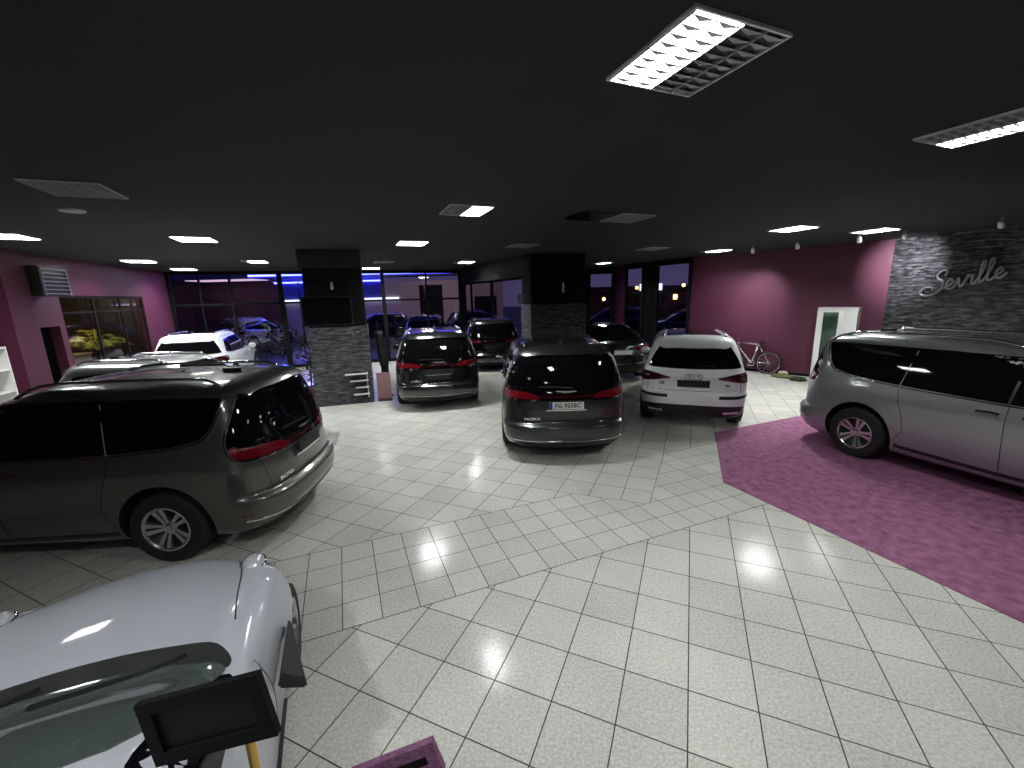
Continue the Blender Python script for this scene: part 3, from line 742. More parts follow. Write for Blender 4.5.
# left wall with the inner window and the doorway
LA, LB = (-6.65, -3.3), (-12.2, 15.25)
Ml, LL = wall_frame(LA, LB); off = (Ml.inverted() @ Vector((-10.75, 10.4, 0))).x
wall('wall_left', LA, LB, 0, CZ, 'purple_wall', 1, .2, holes=((off-1.23, off-.56, 0, 2.13), (off-.38, off+3.25, .85, 2.84)))
wall('wall_right', (9.75, 10.9), (15.4, -3.3), 0, CZ, 'stone', 1, .3, uv=True)
wall('wall_right_purple', (6.9, 14.05), (9.75, 10.9), 0, CZ, 'purple_wall', 1, .25)
wall('wall_rear', (-6.9, -3.3), (15.6, -3.3), 0, CZ, 'black_wall', -1, .2)

def glazing(name, A, B, top, mull, transom, mname='frame_dark', bottom=.12, light_frames=()):
    M, L = wall_frame(A, B)
    bm = bmesh.new()
    box(bm, 0, L, -.04, .04, 0, bottom, M); box(bm, 0, L, -.04, .04, top-.05, top, M)
    if transom: box(bm, 0, L, -.035, .035, transom-.04, transom+.04, M)
    for t, w in mull: box(bm, t-w/2, t+w/2, -.05, .05, 0, top, M)
    bmesh.ops.recalc_face_normals(bm, faces=bm.faces)
    f = struct(name, bm, mname)
    g = bmesh.new(); box(g, 0, L, -.005, .005, bottom, top-.05, M); bmesh.ops.recalc_face_normals(g, faces=g.faces)
    p = obj('window_glass', g, 'pane', f)
    if light_frames:
        h = bmesh.new()
        for t, w, tp in light_frames: box(h, t-w/2, t+w/2, -.06, .06, 0, tp, M)
        bmesh.ops.recalc_face_normals(h, faces=h.faces)
        obj('door_jamb', h, 'frame_light', f)
    if top < CZ:
        s = bmesh.new(); box(s, 0, L, -.08, .12, top, CZ, M); bmesh.ops.recalc_face_normals(s, faces=s.faces)
        obj('window_header', s, 'black_wall', f)
    return f
glazing('window_1', (-12.2, 15.25), (-2.0, 18.35), 3.64, [(.04, .1), (.97, .05), (1.94, .07), (3.6, .17), (7.35, .15), (9.1, .07), (10.55, .2)], 2.53)
glazing('window_2', (-2.6, 24.5), (.9, 18.0), 3.32, [(.05, .1), (1.0, .08)], None, light_frames=[(3.62, .16, 3.27), (7.0, .22, 3.27)])
wall('wall_back_return', (-2.0, 18.35), (-2.6, 24.5), 0, CZ, 'black_wall', 1, .15)
wall('ceiling_beam', (-1.85, 16.7), (.62, 12.3), 3.10, CZ, 'black_wall', 1, .3)
PTS = [(2.2, 18.2), (3.62, 19.5), (4.72, 19.0), (4.82, 17.7), (5.26, 16.6), (5.50, 15.9), (6.30, 14.7), (6.9, 14.05)]
glazing('window_3', PTS[1], PTS[2], 3.48, [(.04, .1), (1.13, .16)], 2.57)
glazing('window_4', PTS[3], PTS[4], 3.55, [(.04, .1), (1.13, .12)], 2.57)
glazing('window_5', PTS[5], PTS[6], 3.56, [(.04, .08), (1.38, .1)], 2.57)
wall('wall_back_left', PTS[0], PTS[1], 0, CZ, 'black_wall', 1, .15)
wall('wall_back_middle', PTS[2], PTS[3], 0, CZ, 'purple_wall', 1, .12)
wall('wall_back_pier', PTS[4], PTS[5], 0, CZ, 'black_wall', 1, .12)
wall('wall_back_right', PTS[6], PTS[7], 0, CZ, 'purple_wall', 1, .15)
wall('wall_back_inner', (.95, 18.05), (2.2, 18.2), 0, CZ, 'black_wall', 1, .12)

def pillar(name, A, B, depth, zs, mats_):
    M, L = wall_frame(A, B)
    for i, ((z0, z1, grow), m) in enumerate(zip(zs, mats_)):
        bm = bmesh.new(); box(bm, -grow, L+grow, -grow, depth+grow, z0, z1, M); bmesh.ops.recalc_face_normals(bm, faces=bm.faces)
        ul = bm.loops.layers.uv.new('uv'); Mi = M.inverted()
        for f in bm.faces:
            for l in f.loops:
                q = Mi @ l.vert.co; l[ul].uv = (q.x+q.y, q.z)
        if i == 0: root = struct(name, bm, m)
        else: obj('stone_cladding', bm, m, root)
    return M
MP1 = pillar('trim_1', (-4.78, 9.89), (-3.55, 10.27), .9, [(0, CZ, 0), (0, 1.93, .03)], ['black_wall', 'stone'])
bm = bmesh.new(); box(bm, -.06, 1.24+.06, -.06, .9, 3.3, CZ, MP1); bmesh.ops.recalc_face_normals(bm, faces=bm.faces); struct('trim_2', bm, 'ceiling')
MP2 = pillar('trim_3', (.62, 12.16), (2.24, 12.6), .9, [(0, CZ, 0), (0, 2.3, .03)], ['black_wall', 'stone'])
# left purple pier standing in front of the wall
bm = bmesh.new()
Mw, _ = wall_frame((-10.26, 8.75), (-9.92, 7.6)); box(bm, 0, .62, -.0, .35, 0, CZ, Mw); bmesh.ops.recalc_face_normals(bm, faces=bm.faces); struct('trim_4', bm, 'purple_wall')
# skirting on purple wall
Mp, Lp = wall_frame((6.9, 14.05), (9.75, 10.9)); bm = bmesh.new(); box(bm, .1, Lp-.05, -.015, -.001, 0, .07, Mp); bmesh.ops.recalc_face_normals(bm, faces=bm.faces); struct('baseboard_right', bm, 'black_wall')

# carpet (room axes u along 22.1 deg, v across)
cu, su = math.cos(math.radians(22.1)), math.sin(math.radians(22.1))
def uvw(u, v): return (u*cu-v*su, u*su+v*cu)
bm = bmesh.new(); prism(bm, [uvw(4.575, -.8), uvw(9.3, -.8), uvw(9.3, 5.31), uvw(6.14, 5.31), uvw(4.575, 3.76)], .001, .009)
tag(obj('carpet', bm, 'carpet'), 'mauve carpet with slanted corner lying under the silver minivan', 'carpet')

# ---------------------------------------------------------------- ceiling lights
UA = math.radians(22.1)
def make_light(lit, sx=.60, sy=.64):
    root = empty('ceiling_light')
    fr = bmesh.new(); t = .012
    for a in ((-sx/2, sx/2, -sy/2, -sy/2+t), (-sx/2, sx/2, sy/2-t, sy/2), (-sx/2, -sx/2+t, -sy/2+t, sy/2-t), (sx/2-t, sx/2, -sy/2+t, sy/2-t)): box(fr, *a, -.016, 0)
    obj('frame', fr, 'white_metal', root)
    n = 4; cw = (sx-2*t)/n
    on = lit
    for c in range(n):
        x0 = -sx/2+t+c*cw; isl = on[c]
        tb = bmesh.new(); box(tb, x0+.012, x0+cw-.012, -sy/2+t, sy/2-t, -.006, -.002)
        obj('lamp_tube', tb, 'tube_lit' if isl else 'tube_off', root)
        lv = bmesh.new()
        for j in range(9):
            y = -sy/2+t+(j+.5)*(sy-2*t)/9
            # V shaped cross blade
            q = [lv.verts.new(p) for p in ((x0, y-.018, -.020), (x0+cw, y-.018, -.020), (x0+cw, y+.002, -.008), (x0, y+.002, -.008), (x0+cw/2, y+.016, -.020))]
            lv.faces.new((q[0], q[1], q[2], q[3])); lv.faces.new((q[0], q[4], q[1])); lv.faces.new((q[0], q[3], q[4])); lv.faces.new((q[1], q[4], q[2])); lv.faces.new((q[2], q[4], q[3]))
        box(lv, x0-.004, x0+.004, -sy/2+t, sy/2-t, -.022, -.002)
        obj('louver', lv, 'white_metal' if isl else 'grey_louver', root)
    k = [i for i in range(4) if lit[i]]
    if k:
        l = bpy.data.lights.new('louvered_beam', 'AREA'); l.shape = 'RECTANGLE'; wd = cw*len(k)-.024
        l.size = wd; l.size_y = sy-2*t; l.spread = math.radians(142); l.energy = LAMP_WATTS*len(k)/4; l.color = (.96, 1.0, .985)
        lo = bpy.data.objects.new('louvered_beam', l); link(lo, root); lo.location = (-sx/2+t+cw*(min(k)+len(k)/2), 0, -.008)
    return root
protos = {}
def light(x, y, lit, label, group='ceiling lights', sx=.60):
    key = (lit, sx)
    if key in protos: r = copy_tree(protos[key])
    else: r = make_light(lit, sx); protos[key] = r
    r.location = (x, y, CZ); r.rotation_euler = (0, 0, UA)
    tag(r, label, 'ceiling light', group)
    return r
F, HL, HR, OFF = (1, 1, 1, 1), (1, 1, 0, 0), (0, 0, 1, 1), (0, 0, 0, 0)
light(.965, 2.42, HL, 'largest ceiling light, nearest, lit on its left half and grey on the right')
light(3.72, 3.52, (0, 0, 1, 1), 'louvered ceiling light cut by the right edge of the photo, lit along its far strip')
light(-.57, 6.05, HR, 'small ceiling light with lit right half between two stone pillars, grey left half')
light(-2.06, 9.29, F, 'fully lit ceiling light just right of the pillar with the screen')
light(-1.5, 14.38, (0, 1, 1, 1), 'small distant lit ceiling light above the glass door')
light(-9.78, 11.45, F, 'lit ceiling light in front of the inner window on the left purple wall')
light(-10.76, 14.27, F, 'lit ceiling light in the far left corner above the window wall')
light(-7.27, 12.38, (0, 1, 1, 1), 'lit ceiling light just left of the pillar with the screen')
light(-5.71, 7.97, F, 'lit louvered ceiling light above the large dark minivan')
light(-8.19, 7.14, F, 'lit ceiling light at the left edge of the photo')
light(5.63, 8.61, F, 'lit ceiling light in front of the purple wall, left of the stone wall one')
light(7.75, 9.2, F, 'lit ceiling light nearest the corner of purple wall and stone wall')
light(6.1, 12.7, (0, 1, 1, 1), 'lit ceiling light above the left end of the purple wall')
light(3.6, 16.45, (0, 1, 1, 0), 'farthest lit ceiling light above the right-hand back windows')
light(-5.14, 16.0, F, 'lit strip light close to the back windows right of the pillar')
light(-4.35, 4.53, OFF, 'large unlit grey ceiling light at upper left of the photo', 'unlit ceiling lights')
light(1.90, 6.98, OFF, 'unlit grey ceiling light beside the open dark ceiling panel', 'unlit ceiling lights')
light(.32, 10.24, OFF, 'unlit ceiling light in front of the black pillar', 'unlit ceiling lights')
light(3.9, 11.67, OFF, 'unlit ceiling light above the black saloon car', 'unlit ceiling lights')
light(-3.94, 13.61, OFF, 'unlit ceiling light behind the pillar with the screen', 'unlit ceiling lights')
# lights of the rear half of the room, over and behind the photographer
for x, y in ((-2.2, .35), (.6, -1.6)):
    light(x, y, HL, 'ceiling light above and behind the viewer')
bm = bmesh.new(); box(bm, -.3, .3, -.32, .32, -.012, 0); o = obj('ceiling_panel', bm, 'black_paint'); o.location = (1.23, 6.72, CZ); o.rotation_euler = (0, 0, UA)
tag(o, 'glossy black ceiling panel beside an unlit grey light', 'panel')
bm = bmesh.new(); bmesh.ops.create_cone(bm, cap_ends=True, segments=24, radius1=.12, radius2=.13, depth=.02); o = obj('ceiling_vent', bm, 'grey_louver'); o.location = (-5.34, 5.44, CZ-.011)
tag(o, 'small round grey vent on the ceiling beside the large unlit light', 'vent')

# spot lamps along the right walls
def spot(x, y, target, energy, label, size=55, blend=.9):
    r = empty('wall_spotlight', (x, y, CZ), 0, label, 'spotlight', 'white spotlights along the right wall')
    bm = bmesh.new(); tube(bm, [(0, 0, 0), (0, 0, -.06)], .012, 8); obj('stem', bm, 'white_metal', r)
    d = (Vector(target)-Vector((x, y, CZ-.13))).normalized()
    bm = bmesh.new(); c = Vector((0, 0, -.11))
    tube(bm, [c-d*.08, c-d*.06, c+d*.05, c+d*.07], [.024, .04, .052, .048], 14); obj('lamp_head', bm, 'white_metal', r, True, 40)
    if energy:
        l = bpy.data.lights.new('spot_beam', 'SPOT'); l.energy = energy; l.spot_size = math.radians(size); l.spot_blend = blend; l.shadow_soft_size = .05; l.color = (1, .95, .98)
        lo = bpy.data.objects.new('spot_beam', l); link(lo, r); lo.location = c+d*.09; lo.rotation_euler = d.to_track_quat('-Z', 'Y').to_euler()
spot(6.65, 11.75, (7.72, 13.15, 2.15), 260, 'leftmost white spotlight, aimed at the purple wall above the bicycle', 58, 1)
spot(7.25, 10.85, (8.6, 12.3, 1.6), 0, 'second white spotlight from the left, in front of the purple wall')
spot(7.9, 9.75, (9.4, 11.3, 1.4), 14, 'white spotlight hanging beside the lit light near the wall corner')
spot(8.55, 9.35, (9.85, 10.6, 3.0), 600, 'white spotlight in front of the left edge of the stone wall', 60, 1)
spot(9.0, 7.95, (10.5, 9, 2.6), 0, 'rightmost white spotlight, above the wall lettering')

# ---------------------------------------------------------------- vehicles
def place(o, x, y, deg, label, cat='car', group=None):
    o.location = (x, y, 0); o.rotation_euler = (0, 0, math.radians(deg)); tag(o, label, cat, group); return o
van = build_minivan((10, 'single'), None)
place(van, -4.95, 4.66, 182.2, 'large dark graphite minivan on the left, side on, with long black windows', 'minivan')
def recolor(src, x, y, deg, paint, label, cat='minivan', group=None, src_paint='graphite_paint'):
    c = copy_tree(src, None, {src_paint: paint}); place(c, x, y, deg, label, cat, group); return c
van2 = build_minivan((5, 'double'), 'FG 9558C')
place(van2, .80, 8.52, 90.3, 'dark grey minivan seen from behind in the centre, with white plate', 'minivan')
mats_alt = {'graphite_paint': 'dark_paint'}
for ch in [c for c in bpy.data.objects if c.parent == van2]:
    for i, sl in enumerate(ch.material_slots):
        if sl.material.name == 'graphite_paint': ch.data.materials[i] = MATS['dark_paint']
def strip_plate(root):
    for k in [c for c in bpy.data.objects if c.parent == root and c.name.startswith('license_plate')]:
        for q in [c for c in bpy.data.objects if c.parent == k]: bpy.data.objects.remove(q)
rv = recolor(van, 6.60, 4.95, -69.0, 'silver_paint', 'silver minivan side on at the right, standing on the mauve carpet')
rv.scale = (1, 1, 1.035); rv.location.z = .0095
recolor(van, -2.20, 11.74, 102.5, 'black_paint', 'black minivan seen from behind, next to the pillar with the screen')

suv = build_suv()
suv.scale = (1, 1, 1.035)
place(suv, 4.10, 9.50, 69.5, 'white SUV with sunroof seen from behind, right of the centre minivan', 'suv')
recolor(van, -.90, 16.75, 97, 'black_paint', 'black minivan parked in front of the glass door, behind the centre one')
saloon = build_saloon()
saloon.scale = (1, 1, 1.15)
place(saloon, 3.14, 14.25, 92, 'low black saloon car with white plate beyond the white SUV', 'car')
recolor(suv, -9.75, 13.5, 110, 'white_paint', 'white estate-like SUV in the back left with blue-lit side glass', 'suv', None, 'white_paint')
c = recolor(suv, -5.62, 7.15, 2, 'silver_paint', 'pale silver car with only its roof showing behind the large dark minivan', 'suv', None, 'white_paint')
c.scale = (.82, .93, 1.0)
for k in [q for q in bpy.data.objects if q.parent == c and q.name.startswith('sunroof')]: bpy.data.objects.remove(k)
rd = build_roadster()
place(rd, -1.75, .84, 113.6, 'silver sports car in the left foreground seen from above, bonnet and wing lamp', 'car')

# ---------------------------------------------------------------- things along the right
Mp2 = Mp
def onp(M, t, d, z): return M @ Vector((t, -d, z))
# white cabinet with a glazed door against the purple wall
cab = empty('display_cabinet', Mp @ Vector((2.90, -.42, 0)), math.atan2(Mp[1][0], Mp[0][0]), 'tall white cabinet with glazed door against the purple wall', 'cabinet')
bm = bmesh.new()
box(bm, 0, .88, .36, .40, 0, 2.03); box(bm, 0, .04, 0, .36, 0, 2.03); box(bm, .84, .88, 0, .36, 0, 2.03); box(bm, .04, .84, 0, .36, 1.96, 2.03); box(bm, .04, .84, 0, .36, 0, .12); box(bm, .58, .84, 0, .36, .12, 1.96)
obj('carcass', bm, 'white_metal', cab)
bm = bmesh.new()
for z in (.55, .95, 1.35): box(bm, .05, .57, .04, .35, z, z+.015)
obj('shelf', bm, 'grey_louver', cab)
bm = bmesh.new(); box(bm, .04, .14, -.025, 0, .12, 1.98); box(bm, .48, .58, -.025, 0, .12, 1.98); box(bm, .14, .48, -.025, 0, 1.90, 1.98); box(bm, .14, .48, -.025, 0, .12, .24); d = obj('door', bm, 'white_metal', cab)
bm = bmesh.new(); box(bm, .14, .48, -.015, -.008, .24, 1.90); obj('door_glass', bm, mat('green_glass', (.02, .045, .03), .08), d)
bm = bmesh.new(); tube(bm, [(.45, -.05, .9), (.45, -.05, 1.2)], .01, 8); obj('handle', bm, 'chrome', d)
# bicycle leaning on the purple wall
bk = empty('bicycle', Mp @ Vector((1.22, -.26, 0)), math.atan2(Mp[1][0], Mp[0][0]), 'silver-framed bicycle with black wheels leaning on the purple wall', 'bicycle')
def ring(name, x):
    bm = bmesh.new(); R = .34; tube(bm, [(x+R*math.cos(2*PI*k/40), 0, R+R*math.sin(2*PI*k/40)) for k in range(40)], .026, 8, closed=True); w_ = obj(name, bm, 'tyre', bk, True)
    bm = bmesh.new(); tube(bm, [(x+.31*math.cos(2*PI*k/40), 0, R+.31*math.sin(2*PI*k/40)) for k in range(40)], .010, 6, closed=True)
    for k in range(16): tube(bm, [(x, 0, R), (x+.31*math.cos(2*PI*k/16), 0, R+.31*math.sin(2*PI*k/16))], .0035, 4)
    tube(bm, [(x, -.05, R), (x, .05, R)], .025, 10); obj('rim', bm, 'alloy', w_)
ring('wheel', -.54); ring('wheel', .54)
bm = bmesh.new()
hd, hb, st_, bb, ra, fa = (-.36, 0, .92), (-.39, 0, .80), (.20, 0, .88), (.06, 0, .30), (.54, 0, .34), (-.54, 0, .34)
for a, b, r_ in ((hd, st_, .018), (hb, bb, .026), (st_, bb, .018), (bb, ra, .012), (st_, ra, .010), (hd, hb, .022)): tube(bm, [a, b], r_, 8)
obj('frame', bm, 'alloy', bk, True)
bm = bmesh.new(); tube(bm, [hb, (-.46, 0, .66), fa], .014, 8); obj('fork', bm, 'black_plastic', bk, True)
bm = bmesh.new(); tube(bm, [hd, (-.35, 0, 1.02)], .014, 8); tube(bm, cr([(-.28, -.30, 1.08), (-.36, -.12, 1.03), (-.36, .12, 1.03), (-.28, .30, 1.08)], 5), .014, 8); obj('handlebar', bm, 'black_plastic', bk, True)
bm = bmesh.new(); bmesh.ops.create_uvsphere(bm, u_segments=14, v_segments=8, radius=1)
for v in bm.verts: v.co = Vector((.24+v.co.x*.14, v.co.y*.07*(1+.5*v.co.x), 1.0+v.co.z*.035))
tube(bm, [st_, (.23, 0, .99)], .013, 8); obj('saddle', bm, 'black_plastic', bk, True)
bm = bmesh.new(); lathe_y(bm, [(.09, -.03), (.10, -.03), (.10, -.025), (.09, -.025)], 24, (.06, 0, .30)); tube(bm, [(.06, -.06, .30), (-.02, -.07, .17)], .009, 6); tube(bm, [(.06, .06, .30), (.14, .07, .43)], .009, 6); obj('crankset', bm, 'chrome', bk)
bk.rotation_euler = (math.radians(-9), 0, bk.rotation_euler.z)
# folded green mat on the floor with small things on it
def lump(name, c, sx, sy, sz, rz, m, seed, label, cat, n=18, group=None):
    r_ = random.Random(seed); bm = bmesh.new(); bmesh.ops.create_uvsphere(bm, u_segments=n*2, v_segments=n, radius=1)
    from mathutils import noise as N_
    for v in bm.verts:
        q = v.co.copy(); a = 1+.22*N_.noise(q*2.3+Vector((seed, 0, 0))); v.co = Vector((math.copysign(abs(q.x)**.7, q.x)*sx*a, math.copysign(abs(q.y)**.7, q.y)*sy*a, max(0, .35+q.z*.65*a)*sz))
    o = obj(name, bm, m, None, True); o.location = c; o.rotation_euler = (0, 0, rz)
    return tag(o, label, cat, group)
wa = math.atan2(Mp[1][0], Mp[0][0])
mat('moss_mat', (.13, .13, .05), .9, noise=(14, .5), bump=(30, .5))
mat('moss_dark', (.035, .04, .022), .9, noise=(14, .5), bump=(30, .5))
mat('beige', (.55, .45, .33), .8)
lump('folded_mat', Mp @ Vector((2.3, -.60, 0)), .30, .16, .09, wa, 'moss_mat', 3, 'yellow-green folded mat lying on the floor by the bicycle', 'mat')
lump('folded_cover', Mp @ Vector((2.72, -.86, 0)), .20, .14, .12, wa, 'moss_dark', 5, 'dark green folded cover at the foot of the purple wall', 'cover')
lump('small_bag', Mp @ Vector((2.28, -.60, .105)), .12, .07, .09, wa, 'beige', 8, 'small beige bag lying on the yellow-green mat', 'bag')

# lettering on the stone wall
Ms, Ls = wall_frame((9.75, 10.9), (15.4, -3.3))
strokes = [
 [(.33, .42), (.36, .52), (.27, .56), (.18, .48), (.20, .38), (.29, .30), (.31, .16), (.22, .04), (.05, .0), (-.10, .05), (-.12, .15), (-.02, .22), (.10, .18), (.12, .10)],
 [(.33, .12), (.42, .14), (.50, .22), (.46, .30), (.39, .24), (.39, .12), (.46, .06), (.55, .12), (.60, .28), (.63, .10), (.68, .08), (.75, .24), (.77, .30), (.82, .27), (.86, .28), (.85, .12), (.90, .08), (.97, .20), (1.04, .42), (1.04, .54), (.99, .50), (.98, .14), (1.03, .08), (1.10, .20), (1.18, .44), (1.17, .56), (1.12, .50), (1.12, .14), (1.17, .08), (1.27, .16), (1.36, .24), (1.32, .31), (1.26, .24), (1.27, .12), (1.34, .08), (1.44, .16)],
]
lt = bmesh.new()
for sk in strokes:
    tube(lt, [Ms @ Vector((.82+p.x*.88, -.075, 2.30+p.y*.92+p.x*.22)) for p in cr([(a, b, 0) for a, b in sk], 6)], .026, 8)
tube(lt, [Ms @ Vector((.82+.87*.88, -.075, 2.30+.38*.92+.87*.22)), Ms @ Vector((.82+.88*.88, -.075, 2.30+.40*.92+.88*.22))], .028, 8)
ltr = obj('wall_lettering', lt, mat('letter_steel', (.30, .30, .31), .35, .7), None, True)
tag(ltr, 'dark metal handwritten Seville lettering on the stone wall', 'lettering')

# ---------------------------------------------------------------- pillar things
tv = empty('wall_screen', MP1 @ Vector((.46, 0, 2.31)), math.atan2(MP1[1][0], MP1[0][0]), 'black flat screen on the dark pillar above the stone cladding', 'television')
bm = bmesh.new(); box(bm, -.55, .55, -.07, -.01, -.34, .34); bmesh.ops.bevel(bm, geom=bm.edges[:], offset=.008, segments=2); obj('casing', bm, 'black_plastic', tv)
bm = bmesh.new(); box(bm, -.53, .53, -.073, -.0705, -.32, .32); obj('screen', bm, 'dark_glass', tv)
cm = empty('security_camera', MP1 @ Vector((.62, 0, 2.9)), math.atan2(MP1[1][0], MP1[0][0]), 'small white security camera on the pillar above the screen', 'camera')
bm = bmesh.new(); tube(bm, [(0, 0, .08), (0, -.06, .06)], .015, 8); obj('bracket', bm, 'white_metal', cm); bm = bmesh.new(); tube(bm, [(0, -.04, .04), (0, -.10, -.08)], [.03, .035], 12); obj('camera_body', bm, 'white_metal', cm, True, 40)
rk = empty('light_streaks', MP1 @ Vector((1.06, 0, .5)), math.atan2(MP1[1][0], MP1[0][0]), 'small white rack of thin bars in place of reflected light low on the right edge of the stone pillar', 'streaks')  # white bars imitate streaks of reflected light on the pillar
for k, (a, b) in enumerate(((-.36, .17), (-.26, .17), (-.14, .17), (-.20, .17))):
    bm = bmesh.new(); box(bm, a, b, -.20, -.035, .26-k*.17, .272-k*.17); obj('shelf', bm, 'white_metal', rk)
bm = bmesh.new(); box(bm, .13, .15, -.06, -.035, -.35, .30); obj('upright', bm, 'white_metal', rk)
# slim black stand right of the pillar; pale pink panel added for a pink reflection
bs = empty('black_stand', (-3.40, 10.92, 0), 0, 'black upright display stand at the right side of the stone pillar', 'stand')
bm = bmesh.new(); tube(bm, cr([(0, 0, .05), (.02, 0, .8), (-.03, 0, 1.2), (-.06, 0, 1.72)], 6), [.10]*7+[.12]*6+[.10]*6, 14); obj('stand_body', bm, 'black_plastic', bs, True)
bm = bmesh.new(); bmesh.ops.create_cone(bm, cap_ends=True, segments=28, radius1=.2, radius2=.17, depth=.05)
for v in bm.verts: v.co.z += .025
obj('base', bm, 'black_plastic', bs)
pb = empty('pink_reflection', (-3.44, 10.42, 0), .2, 'pale pink panel added in place of a pink reflection between the stone pillar and the black minivan', 'panel')
bm = bmesh.new(); box(bm, -.02, .32, -.02, .02, .03, .72); bmesh.ops.bevel(bm, geom=bm.edges[:], offset=.008, segments=1); obj('board', bm, mat('pink', (.32, .16, .17), .5), pb)
bm = bmesh.new(); box(bm, -.02, .32, -.12, .12, 0, .03); obj('foot', bm, 'black_plastic', pb)
# notice on the glass door
Md, _ = wall_frame((-2.6, 24.5), (.9, 18.0)); bm = bmesh.new(); box(bm, 6.25, 6.65, -.02, -.012, 2.25, 2.62, Md); tag(obj('door_notice', bm, 'plate_white'), 'white paper notice on the glass near the right door jamb', 'notice')
bm = bmesh.new(); box(bm, .95, 1.0, -.04, -.005, 2.62, 2.9, MP2); tag(obj('pillar_glint', bm, 'white_metal'), 'slim white sensor made as a solid strip for reflected light high on the black pillar behind the centre minivan', 'glint')  # solid white strip added for a small reflection on the pillar

# ---------------------------------------------------------------- plants
def leafy(name, loc, h, n, spread, m, label, cat='plant', pot=None, flowers=0, seed=1, leaf=.09):
    r_ = random.Random(seed); root = empty(name, loc, 0, label, cat)
    z0 = 0
    if pot:
        bm = bmesh.new(); z0 = pot[1]
        rings = []
        for rr, z in ((pot[0]*.7, 0), (pot[0], z0), (pot[0]*1.06, z0), (pot[0]*1.06, z0+.03), (pot[0]*.9, z0+.03), (pot[0]*.85, z0-.02)):
            rings.append([bm.verts.new((rr*math.cos(2*PI*k/24), rr*math.sin(2*PI*k/24), z)) for k in range(24)])
        bm.faces.new(rings[0][::-1]); bm.faces.new(rings[-1])
        for A, B in zip(rings, rings[1:]):
            for k in range(24): bm.faces.new((A[k], A[(k+1) % 24], B[(k+1) % 24], B[k]))
        obj('pot', bm, 'terracotta', root, True, 40)
    bs_ = bmesh.new()
    for k in range(7):
        a = r_.random()*2*PI; tube(bs_, cr([(0, 0, z0-.03 if pot else 0), (spread*.2*math.cos(a), spread*.2*math.sin(a), z0+h*.5), (spread*.5*math.cos(a), spread*.5*math.sin(a), z0+h*.85)], 4), .012, 5)
    obj('stem', bs_, 'dark_wood', root)
    bl = bmesh.new(); bf = bmesh.new()
    for k in range(n):
        a = r_.random()*2*PI; u_ = r_.random(); rr = spread*math.sqrt(r_.random())*(.45+.75*math.sin(PI*min(u_*.8+.15, 1)))
        c = Vector((rr*math.cos(a), rr*math.sin(a), z0+h*(.12+.88*u_)))
        d = Vector((math.cos(a)+r_.uniform(-.6, .6), math.sin(a)+r_.uniform(-.6, .6), r_.uniform(-.3, .8))).normalized(); sd = d.cross(Vector((0, 0, 1))).normalized(); L_ = leaf*r_.uniform(.7, 1.5)
        q = [c-d*L_, c+sd*L_*.35+Vector((0, 0, .01)), c+d*L_, c-sd*L_*.35+Vector((0, 0, .01))]
        tgt = bf if k < flowers else bl
        tgt.faces.new([tgt.verts.new(p) for p in q])
    obj('foliage', bl, m, root)
    if flowers: obj('blossoms', bf, 'red_flower', root)
    else: bf.free()
    return root
leafy('flowering_plant', (-5.2, 10.55, 0), 1.35, 420, .27, 'dark_leaf', 'potted plant with red blossoms left of the stone pillar', pot=(.2, .35), flowers=60, seed=4, leaf=.06)
def bush(x, y, h, sp, label, seed, m='dark_leaf'): return leafy('garden_bush', (x, y, 0), h, 900, sp, m, label, 'bush', None, 0, seed, .10)
bush(-10.3, 18.6, 1.5, .9, 'dark bush outside the window behind the white SUV', 11)
bush(-7.6, 18.4, 1.15, 1.0, 'dark bush outside the window just left of the stone pillar', 12)
bush(-12.2, 18.0, 1.9, .8, 'reddish-brown bush outside the far left window', 13, mat('russet_leaf', (.12, .035, .02), .7))

# ---------------------------------------------------------------- left side: shelf, doorway, heater, inner room
sh = empty('white_shelf', Ml @ Vector((10.85, -.02, 0)), math.atan2(Ml[1][0], Ml[0][0]), 'white open shelf unit at the left edge behind the dark minivan', 'shelf')
bm = bmesh.new()
for a in ((0, .03), (.72, .75)): box(bm, a[0], a[1], -.35, 0, 0, 1.85)
box(bm, 0, .75, -.02, 0, 0, 1.85); obj('carcass', bm, 'white_metal', sh)
for z in (.1, .55, .98, 1.40, 1.82):
    bm = bmesh.new(); box(bm, .03, .72, -.35, -.02, z, z+.025); obj('shelf_board', bm, 'white_metal', sh)
bx_ = bmesh.new(); box(bx_, 11.2, 11.45, -.28, -.08, 1.87, 2.1, Ml); bmesh.ops.recalc_face_normals(bx_, faces=bx_.faces); tag(obj('storage_box', bx_, mat('grey_card', (.25, .25, .27), .6)), 'grey box standing on top of the white shelf', 'box')
# curved white frame in the doorway
Mo = Ml; od = off
wf = empty('curved_frame', Ml @ Vector((od-.9, .55, 0)), math.atan2(Ml[1][0], Ml[0][0]), 'white curved frame leaning inside the dark doorway on the left', 'frame')
bm = bmesh.new(); pts = cr([(-.25, 0, 1.95), (-.02, 0, 1.85), (.18, 0, 1.5), (.27, 0, 1.0), (.30, 0, .3), (.30, 0, 0)], 6)
for a, b in zip(pts, pts[1:]):
    vs = []
    for p in (a, b):
        for dx, dy in ((-.05, -.05), (.05, -.05), (.05, .05), (-.05, .05)): vs.append(bm.verts.new(p+Vector((dx, dy, 0))))
    for k in range(4): bm.faces.new((vs[k], vs[(k+1) % 4], vs[4+(k+1) % 4], vs[4+k]))
obj('curved_rail', bm, 'white_metal', wf)
bm = bmesh.new(); box(bm, -.32, -.02, .0, .05, 0, 1.86); obj('back_panel', bm, 'grey_louver', wf)
